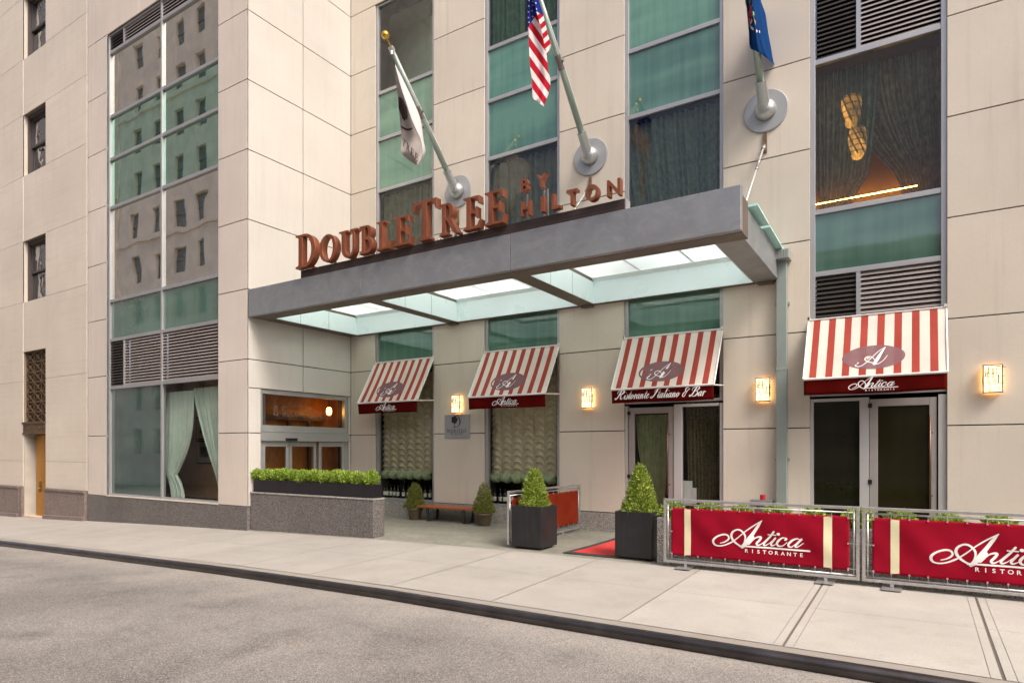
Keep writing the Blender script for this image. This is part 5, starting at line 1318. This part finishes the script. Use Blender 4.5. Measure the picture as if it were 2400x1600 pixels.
def cone(mb, Rb, Ht, n, z0=0, L=.05, seed=0, lean=(0, 0), power=.72):
    rr = random.Random(seed); bumps = [(rr.uniform(0, 6.28), rr.uniform(0, 1), rr.uniform(.25, .6)) for _ in range(26)]
    for i in range(n):
        h = 1-math.sqrt(rr.random())*.999; a = rr.uniform(0, 2*PI)
        r = Rb*(1-h)**power*(.90+.10*math.sin(PI*min(1, h*3+.25)))
        m = 1+sum(.12*math.exp(-((math.sin((a-b)/2))**2*18+((h-c)*7)**2)) for b, c, w_ in bumps)-.07
        depth = rr.random()**1.8*.5
        rad = r*m*(1-depth)
        p = Vector((rad*math.cos(a)+lean[0]*h, rad*math.sin(a)+lean[1]*h, z0+Ht*h*.97))
        d = Vector((math.cos(a)*.6+rr.uniform(-.7, .7), math.sin(a)*.6+rr.uniform(-.7, .7), .7+rr.uniform(-.6, .7)))
        spray(mb, p, d, L*rr.uniform(.6, 1.25), L*rr.uniform(.17, .28), rr, Vector((math.cos(a), math.sin(a), .5)))
def ball(mb, r, n, L=.05, seed=0, flat=.9):
    rr = random.Random(seed); bumps = [(Vector((rr.uniform(-1, 1), rr.uniform(-1, 1), rr.uniform(-.6, 1))).normalized()) for _ in range(9)]
    for i in range(n):
        d = Vector((rr.gauss(0, 1), rr.gauss(0, 1), rr.gauss(0, 1))).normalized()
        if d.z < -.75: d.z = -d.z
        m = .88+.20*max(0, max(d.dot(b) for b in bumps)-.55)/.45*.9
        rad = r*m*(1-rr.random()**2*.45)
        p = Vector((d.x*rad, d.y*rad, d.z*rad*flat))
        dd = d*.55+Vector((rr.uniform(-.7, .7), rr.uniform(-.7, .7), rr.uniform(-.2, .9)))
        spray(mb, p, dd, L*rr.uniform(.6, 1.3), L*rr.uniform(.22, .38), rr, d)

def box_planter(X0, X1, Y0, Y1, h, label, seed, Rb, Ht):
    cx, cy = (X0+X1)/2, (Y0+Y1)/2; zb = pz(cx, cy)
    t = thing('box_planter', label, 'planter', (cx, cy, zb), 'tall black box planters with clipped conifers')
    mb = MB(); a, b = (X1-X0)/2, (Y1-Y0)/2; w_ = .022
    B0, B1 = zb+.035, zb+h
    for (x0, x1, y0, y1) in ((-a, a, -b, -b+w_), (-a, a, b-w_, b), (-a, -a+w_, -b+w_, b-w_), (a-w_, a, -b+w_, b-w_)): mb.box(cx+x0, cx+x1, cy+y0, cy+y1, B0, B1)
    mb.box(cx-a+w_, cx+a-w_, cy-b+w_, cy+b-w_, B0, B0+.03)
    mb.build('planter_box', BLK, t, bevel=.012)
    MB().box(cx-a*.78, cx+a*.78, cy-b*.78, cy+b*.78, zb, zb+.033).build('base_skid', BLACKM, t)
    MB().box(cx-a+w_+.001, cx+a-w_-.001, cy-b+w_+.001, cy+b-w_-.001, B1-.10, B1-.045).build('soil', SOIL, t)
    mb = MB(); cone(mb, Rb*.9, Ht*1.02, 5200, B1-.05, .072, seed, power=.62); mb.v = [(v[0]+cx, v[1]+cy, v[2]) for v in mb.v]
    mb.build('foliage', LEAFA, t)
    MB().tube([(cx, cy, B1-.06), (cx, cy, B1+Ht*.7)], [.025, .008], 8).build('stem', M('stem_bark', (.10, .07, .04), .9), t)
    return t
t = NT('black_fibreglass'); p = t.pos(); n_ = t.noise(p, 4, 5, .65); st = t.noise(t.scale(p, (14, 14, 1.2)), 1, 4)
c = t.mix(t.ramp(n_, .35, .7), (.009, .009, .010), (.018, .017, .019)); c = t.mix(t.math('MULTIPLY', t.ramp(st, .55, .8), .5), c, (.036, .035, .038))
t.bsdf(c, t.math('ADD', t.math('MULTIPLY', n_, .25), .28), 0, t.bump(t.noise(p, 70, 3), .15, .003), .5); BLK = t.m
box_planter(-5.57, -5.01, 8.75, 9.28, .69, 'tall black box planter with a conifer beside the end of the rust red side barrier', 11, .25, .64)
box_planter(-3.755, -3.19, 8.72, 9.27, .70, 'tall black box planter with a conifer between the red mat and the long crimson barrier', 12, .26, .72)

POT = M('brown_pot', (.105, .078, .045), .5, 0, .15, 9)
def potted(X, Y, seed, label, Rb=.245, Ht=.60):
    t = thing('potted_conifer', label, 'potted plant', (X, Y, 0), 'small potted conifers beside the bench')
    MB().lathe([(.12, 0), (.127, .01), (.165, .215), (.175, .22), (.185, .225), (.185, .27), (.168, .272), (.16, .225)], (X, Y, 0), 24).build('pot', POT, t, smooth=True)
    MB().lathe([(.155, .22), (.155, .235), (.01, .24)], (X, Y, 0), 20).build('soil', SOIL, t)
    mb = MB(); cone(mb, Rb*.9, Ht, 3600, .26, .055, seed, power=.5); mb.v = [(v[0]+X, v[1]+Y, v[2]) for v in mb.v]
    mb.build('foliage', LEAFD, t)
potted(-9.68, 11.13, 21, 'small conifer in a brown pot at the left end of the low bench'); potted(-7.68, 11.02, 22, 'small conifer in a brown pot at the right end of the low bench', .25, .66)

# ---- granite planter wall, trough and round shrubs by the lobby
GX1 = -8.49
t = thing('granite_planter_wall', 'low speckled granite planter wall in front of the lobby doors', 'planter wall', (-10.3, 8.75, 0))
mb = MB(); ex_ = [XC+.03, xa(674.5, 8.6), xa(769, 8.6), GX1]
for a, b in zip(ex_, ex_[1:]): mb.box(a+.002, b-.002, 8.60, 8.90, -.3, .655)
mb.build('granite_slab', GRAN, t, bevel=.006)
mb = MB().box(XC+.03, GX1+.012, 8.588, 8.912, .657, .687); mb.build('coping', GRANL, t, bevel=.006)
tx = [xa(594, 8.63), xa(655, 8.63), xa(722.5, 8.63), xa(793.5, 8.63), xa(873.5, 8.63)]
t = thing('plant_trough', 'long dark plum-black trough on top of the granite planter wall', 'trough', (-10.3, 8.75, .69))
mb = MB()
for a, b in zip(tx, tx[1:]):
    for (x0, x1, y0, y1) in ((a+.002, b-.002, 8.63, 8.645), (a+.002, b-.002, 8.86, 8.875)): mb.box(x0, x1, y0, y1, .689, .945)
mb.box(tx[0]+.002, tx[0]+.016, 8.646, 8.859, .689, .945).box(tx[-1]-.016, tx[-1]-.002, 8.646, 8.859, .689, .945)
mb.build('trough_box', M('plum_black_paint', (.011, .009, .012), .35, 0, .2, 3, .1, 40), t, bevel=.004)
MB().box(tx[0]+.02, tx[-1]-.02, 8.647, 8.858, .86, .90).build('soil', SOIL, t)
ORD = ['first', 'second', 'third', 'fourth', 'fifth', 'sixth', 'seventh', 'eighth', 'ninth', 'tenth', 'eleventh', 'twelfth']
vars_ = []
for q in range(4):
    mb = MB(); ball(mb, .116, 1300, .062, 40+q, .95); o = mb.build('round_shrub', LEAFB); vars_.append(o)
for i, cxp in enumerate((20, 108, 195, 272, 352, 440, 545, 642, 740, 838, 935, 1058)):
    o = vars_[i] if i < 4 else vars_[i % 4].copy()
    if i >= 4: COL.objects.link(o)
    px_ = 600+cxp/3.92
    o.location = (xa(px_, 8.75), 8.75+random.uniform(-.015, .015), 1.035+random.uniform(-.008, .012)); o.rotation_euler = (0, 0, i*1.3)
    s_ = (.98+.10*((i*37) % 7)/7)*(1.08 if i == 11 else 1); o.scale = (s_, s_, s_)
    tag(o, f'{ORD[i]} round bright green shrub from the left in the dark trough' if i < 11 else 'large round bright green shrub at the right end of the dark trough', 'shrub', 'round shrubs in the dark trough')

# ---- bench
t = thing('low_bench', 'low orange-brown wooden bench between two small potted conifers', 'bench', (-8.7, 11.2, 0))
t2 = NT('orange_wood'); p = t2.obj(); n_ = t2.noise(t2.scale(p, (1.2, 22, 22)), 1.5, 4, .6, .5); c = t2.mix(t2.ramp(n_, .35, .7), (.40, .11, .03), (.25, .06, .018)); t2.bsdf(c, .42)
mb = MB()
for q in range(4): mb.box(-9.47, -7.90, 10.985+q*.108, 10.985+q*.108+.102, .295, .335)
mb.build('seat', t2.m, t, bevel=.006)
for X in (-9.22, -8.23):
    mb = MB(); mb.hexa([(X-.025, 11.03, 0), (X+.025, 11.03, 0), (X+.025, 11.07, 0), (X-.025, 11.07, 0), (X-.025, 11.0, .293), (X+.025, 11.0, .293), (X+.025, 11.04, .293), (X-.025, 11.04, .293)])
    mb.hexa([(X-.025, 11.33, 0), (X+.025, 11.33, 0), (X+.025, 11.37, 0), (X-.025, 11.37, 0), (X-.025, 11.37, .293), (X+.025, 11.37, .293), (X+.025, 11.41, .293), (X-.025, 11.41, .293)])
    mb.box(X-.024, X+.024, 11.071, 11.329, .001, .025); mb.build('leg', M('bench_steel', (.045, .04, .036), .5, .3), t)

# ================================================================ barriers
BAN = fabric('crimson_banner_vinyl', (.34, .010, .028), (.26, .008, .021), .12, 2.2)
BANR = fabric('rust_red_banner_back', (.27, .038, .017), (.20, .027, .012), .2, 2.2)
YEL = M('pale_yellow_print', (.70, .65, .42), .6)
def barrier(label, Lx, loc, rz, banner, logo, zt=.916, feet=(.3, 2.0)):
    t = thing('barrier', label, 'barrier', (0, 0, 0), 'framed banner barriers round the forecourt')
    s = .036
    mb = MB().box(0, s, -s/2, s/2, .05, zt).box(Lx-s, Lx, -s/2, s/2, .05, zt).box(s, Lx-s, -s/2, s/2, zt-s, zt).box(s, Lx-s, -s/2, s/2, .05, .05+s)
    mb.build('frame', GALV, t, bevel=.005)
    r = .011; zi1, zi0 = zt-.075, .105; xi0, xi1 = .058, Lx-.058
    mb = MB().tube([(.02, 0, zi1), (Lx-.02, 0, zi1)], r, 8).tube([(.02, 0, zi0), (Lx-.02, 0, zi0)], r, 8).tube([(xi0, 0, zi0), (xi0, 0, zi1)], r, 8).tube([(xi1, 0, zi0), (xi1, 0, zi1)], r, 8)
    for q in (.3, .75):
        mb.tube([(Lx*q, 0, zt-.03), (Lx*q, 0, zi1)], .008, 6).tube([(Lx*q, 0, .08), (Lx*q, 0, zi0)], .008, 6)
    mb.build('inner_rail', GALV, t, smooth=True)
    bx0, bx1, bz0, bz1 = .105, Lx-.105, .150, zt-.112
    mb = MB()
    def fn(u, v):
        e = 4*v*(1-v); q = abs(((u*12) % 1)-.5)*2
        return (bx0+(bx1-bx0)*u, .010*math.sin(u*11+v*3)*e + .006*math.sin(u*31+v*7)*e - .012, bz0+(bz1-bz0)*v + (.010*(1-q*q)*((1 if v < .03 else 0)-(1 if v > .97 else 0))))
    mb.grid(fn, 96, 16); bn = mb.build('banner', banner, t, smooth=True, solid=.002)
    TM = GALV
    for i in range(13):
        X = bx0+.012+(bx1-bx0-.024)*i/12
        for (z0, z1) in ((bz1-.015, zi1+.013), (bz0+.015, zi0-.013)):
            MB().tube([(X, -.014, z0), (X, -.016, z1)], .0035, 5).lathe([(.011, 0), (.011, .004), (.005, .004)], (X, -.018, z0), 10, axis=Matrix.Rotation(R(90), 3, 'X')).build('banner_tie', TM, t)
    for zz_ in (bz0+.03, (bz0+bz1)/2, bz1-.03):
        for (xa_, xb) in ((bx0+.012, .01), (bx1-.012, Lx-.01)):
            MB().tube([(xa_, -.016, zz_), (xb, -.016, zz_)], .0035, 5).lathe([(.011, 0), (.011, .004), (.005, .004)], (xa_, -.020, zz_), 10, axis=Matrix.Rotation(R(90), 3, 'X')).build('banner_tie', TM, t)
    for q in feet:
        fb = MB().box(q-.02, q+.02, -.015, .015, .012, .052).box(q-.10, q+.10, -.17, .17, 0, .010); fb.build('foot', GALV, t, bevel=.003)
    if logo:
        for q0_, q1_ in ((.085, .125), (.872, .915)):
            mb = MB(); n0 = 12
            mb.grid(lambda u, v: (lambda a: (a[0], a[1]-.004, a[2]))(fn(q0_+(q1_-q0_)*u, .02+.96*v)), 4, 16); mb.build('banner_stripe', YEL, bn)
        tmp = MB(); sc = .335
        antica(tmp, Matrix.Identity(4), sc)
        ox_, oz_ = Lx*.452, .352
        def place(v):
            X, z = ox_+v[0], oz_+v[1]; u = (X-bx0)/(bx1-bx0); vv = (z-bz0)/(bz1-bz0); a = fn(max(0, min(1, u)), max(.04, min(.96, vv)))
            return (X, a[1]-.004-v[2], z)
        tmp.v = [place(v) for v in tmp.v]
        tmp.build('banner_lettering', WHITE, bn)
    t.location = loc; t.rotation_euler = (0, 0, rz); return t
BX = xa(1556, 8.52)
barrier('crimson banner barrier next to the black planter, with its whole lettering in view', 2.36, (BX, 8.52, .012), 0, BAN, True)
barrier('crimson banner barrier cut off by the right edge of the photo', 2.36, (BX+2.385, 8.52, .012), 0, BAN, True)
barrier('rust red side barrier running back to the wall behind the black planter', 2.62, (-5.64, 8.76, .0), R(90), BANR, False, feet=(.35, 1.9))

# granite planter behind the front barriers and its shrubs
t = thing('forecourt_planter', 'long grey granite planter hidden behind the crimson barriers', 'planter wall', (-.5, 8.9, 0))
mb = MB()
for k in range(4): mb.box(-3.10+k*1.5, -3.10+(k+1)*1.5-.006, 8.68, 9.02, 0, .645)
mb.build('granite_slab', GRANO if False else GRANL, t, bevel=.006)
rr = random.Random(9)
v2 = []
for q in range(2):
    mb = MB(); ball(mb, .145, 1100, .08, 60+q, .8); v2.append(mb.build('low_shrub', LEAFB))
lw = ['bright green shrub peeping past the left end of the crimson barrier', 'green shrub in the gap between the two crimson barriers']
sx_ = [-2.93, -2.42, -1.98, -1.55, -1.12, -.62, -.18, .28, .74, 1.2]
for i, X in enumerate(sx_):
    o = v2[i] if i < 2 else v2[i % 2].copy()
    if i >= 2: COL.objects.link(o)
    o.location = (X, 8.84, .70+rr.uniform(-.01, .02)); o.rotation_euler = (0, 0, i*1.7)
    lab = lw[0] if i == 0 else lw[1] if i == 5 else (f'{ORD[i]} green shrub from the left just topping the crimson barrier by the planter' if i < 5 else f'{ORD[i-6]} green shrub right of the gap, topping the barrier at the photo edge')
    tag(o, lab, 'shrub', 'shrubs in the granite planter behind the crimson barriers')

# red door mat
t = thing('entrance_mat', 'red mat with black border leading to the restaurant door', 'mat', (-3.9, 10, .01))
def matpt(u, v, ins=0):
    x0, x1 = -4.62+.04*math.sin(v*PI)+ins, -3.30-ins; y0, y1 = 8.73+ins, 11.3-ins
    return (x0+(x1-x0)*u, y0+(y1-y0)*v)
mb = MB().grid(lambda u, v: (*matpt(u, v), pz(matpt(u, v)[0], matpt(u, v)[1])+.010), 6, 20); mb.build('mat_border', M('black_rubber', (.03, .03, .03), .8), t, solid=.012)
mb = MB().grid(lambda u, v: (*matpt(u, v, .11), pz(*matpt(u, v, .11))+.019), 6, 20); mb.build('mat_pile', M('red_carpet', (.50, .035, .03), .95, 0, .12, 30, .4, 200), t)

# ================================================================ light, sky, camera
w_ = bpy.data.worlds.new('World'); S.world = w_; w_.use_nodes = True; nt = w_.node_tree; bg = nt.nodes['Background']
sky = nt.nodes.new('ShaderNodeTexSky'); sky.sky_type = 'NISHITA'; sky.sun_disc = False
SUN_EL, SUN_AZ = R(50), Vector((.92, -.39, 0)).normalized()
sky.sun_elevation = SUN_EL; sky.sun_rotation = math.atan2(SUN_AZ.x, SUN_AZ.y); sky.air_density = .6; sky.dust_density = 7.0; sky.ozone_density = .4
nt.links.new(sky.outputs[0], bg.inputs[0]); bg.inputs[1].default_value = .15
sl = bpy.data.lights.new('sun', 'SUN'); sl.energy = 1.05; sl.angle = R(16); sl.color = (1, .975, .94)
so = bpy.data.objects.new('sun', sl); COL.objects.link(so)
dv = Vector((SUN_AZ.x*math.cos(SUN_EL), SUN_AZ.y*math.cos(SUN_EL), math.sin(SUN_EL)))
so.rotation_euler = dv.to_track_quat('Z', 'Y').to_euler(); so.location = dv*40
cam = bpy.data.cameras.new('camera'); co = bpy.data.objects.new('camera', cam); COL.objects.link(co)
cam.sensor_width = 36; cam.lens = F/2400*36; cam.shift_y = (YH-800)/2400; cam.clip_end = 2000; cam.clip_start = .05
co.location = (0, 0, H); co.rotation_euler = (R(90), 0, YAW); S.camera = co
S.render.resolution_x = 1024; S.render.resolution_y = 682
vs_ = S.view_settings; vs_.view_transform = 'Standard'; vs_.look = 'None'; vs_.gamma = 1; vs_.exposure = .85
S.cycles.max_bounces = 8; S.cycles.transparent_max_bounces = 16; S.cycles.diffuse_bounces = 4; S.cycles.glossy_bounces = 4
S.cycles.sample_clamp_indirect = 6
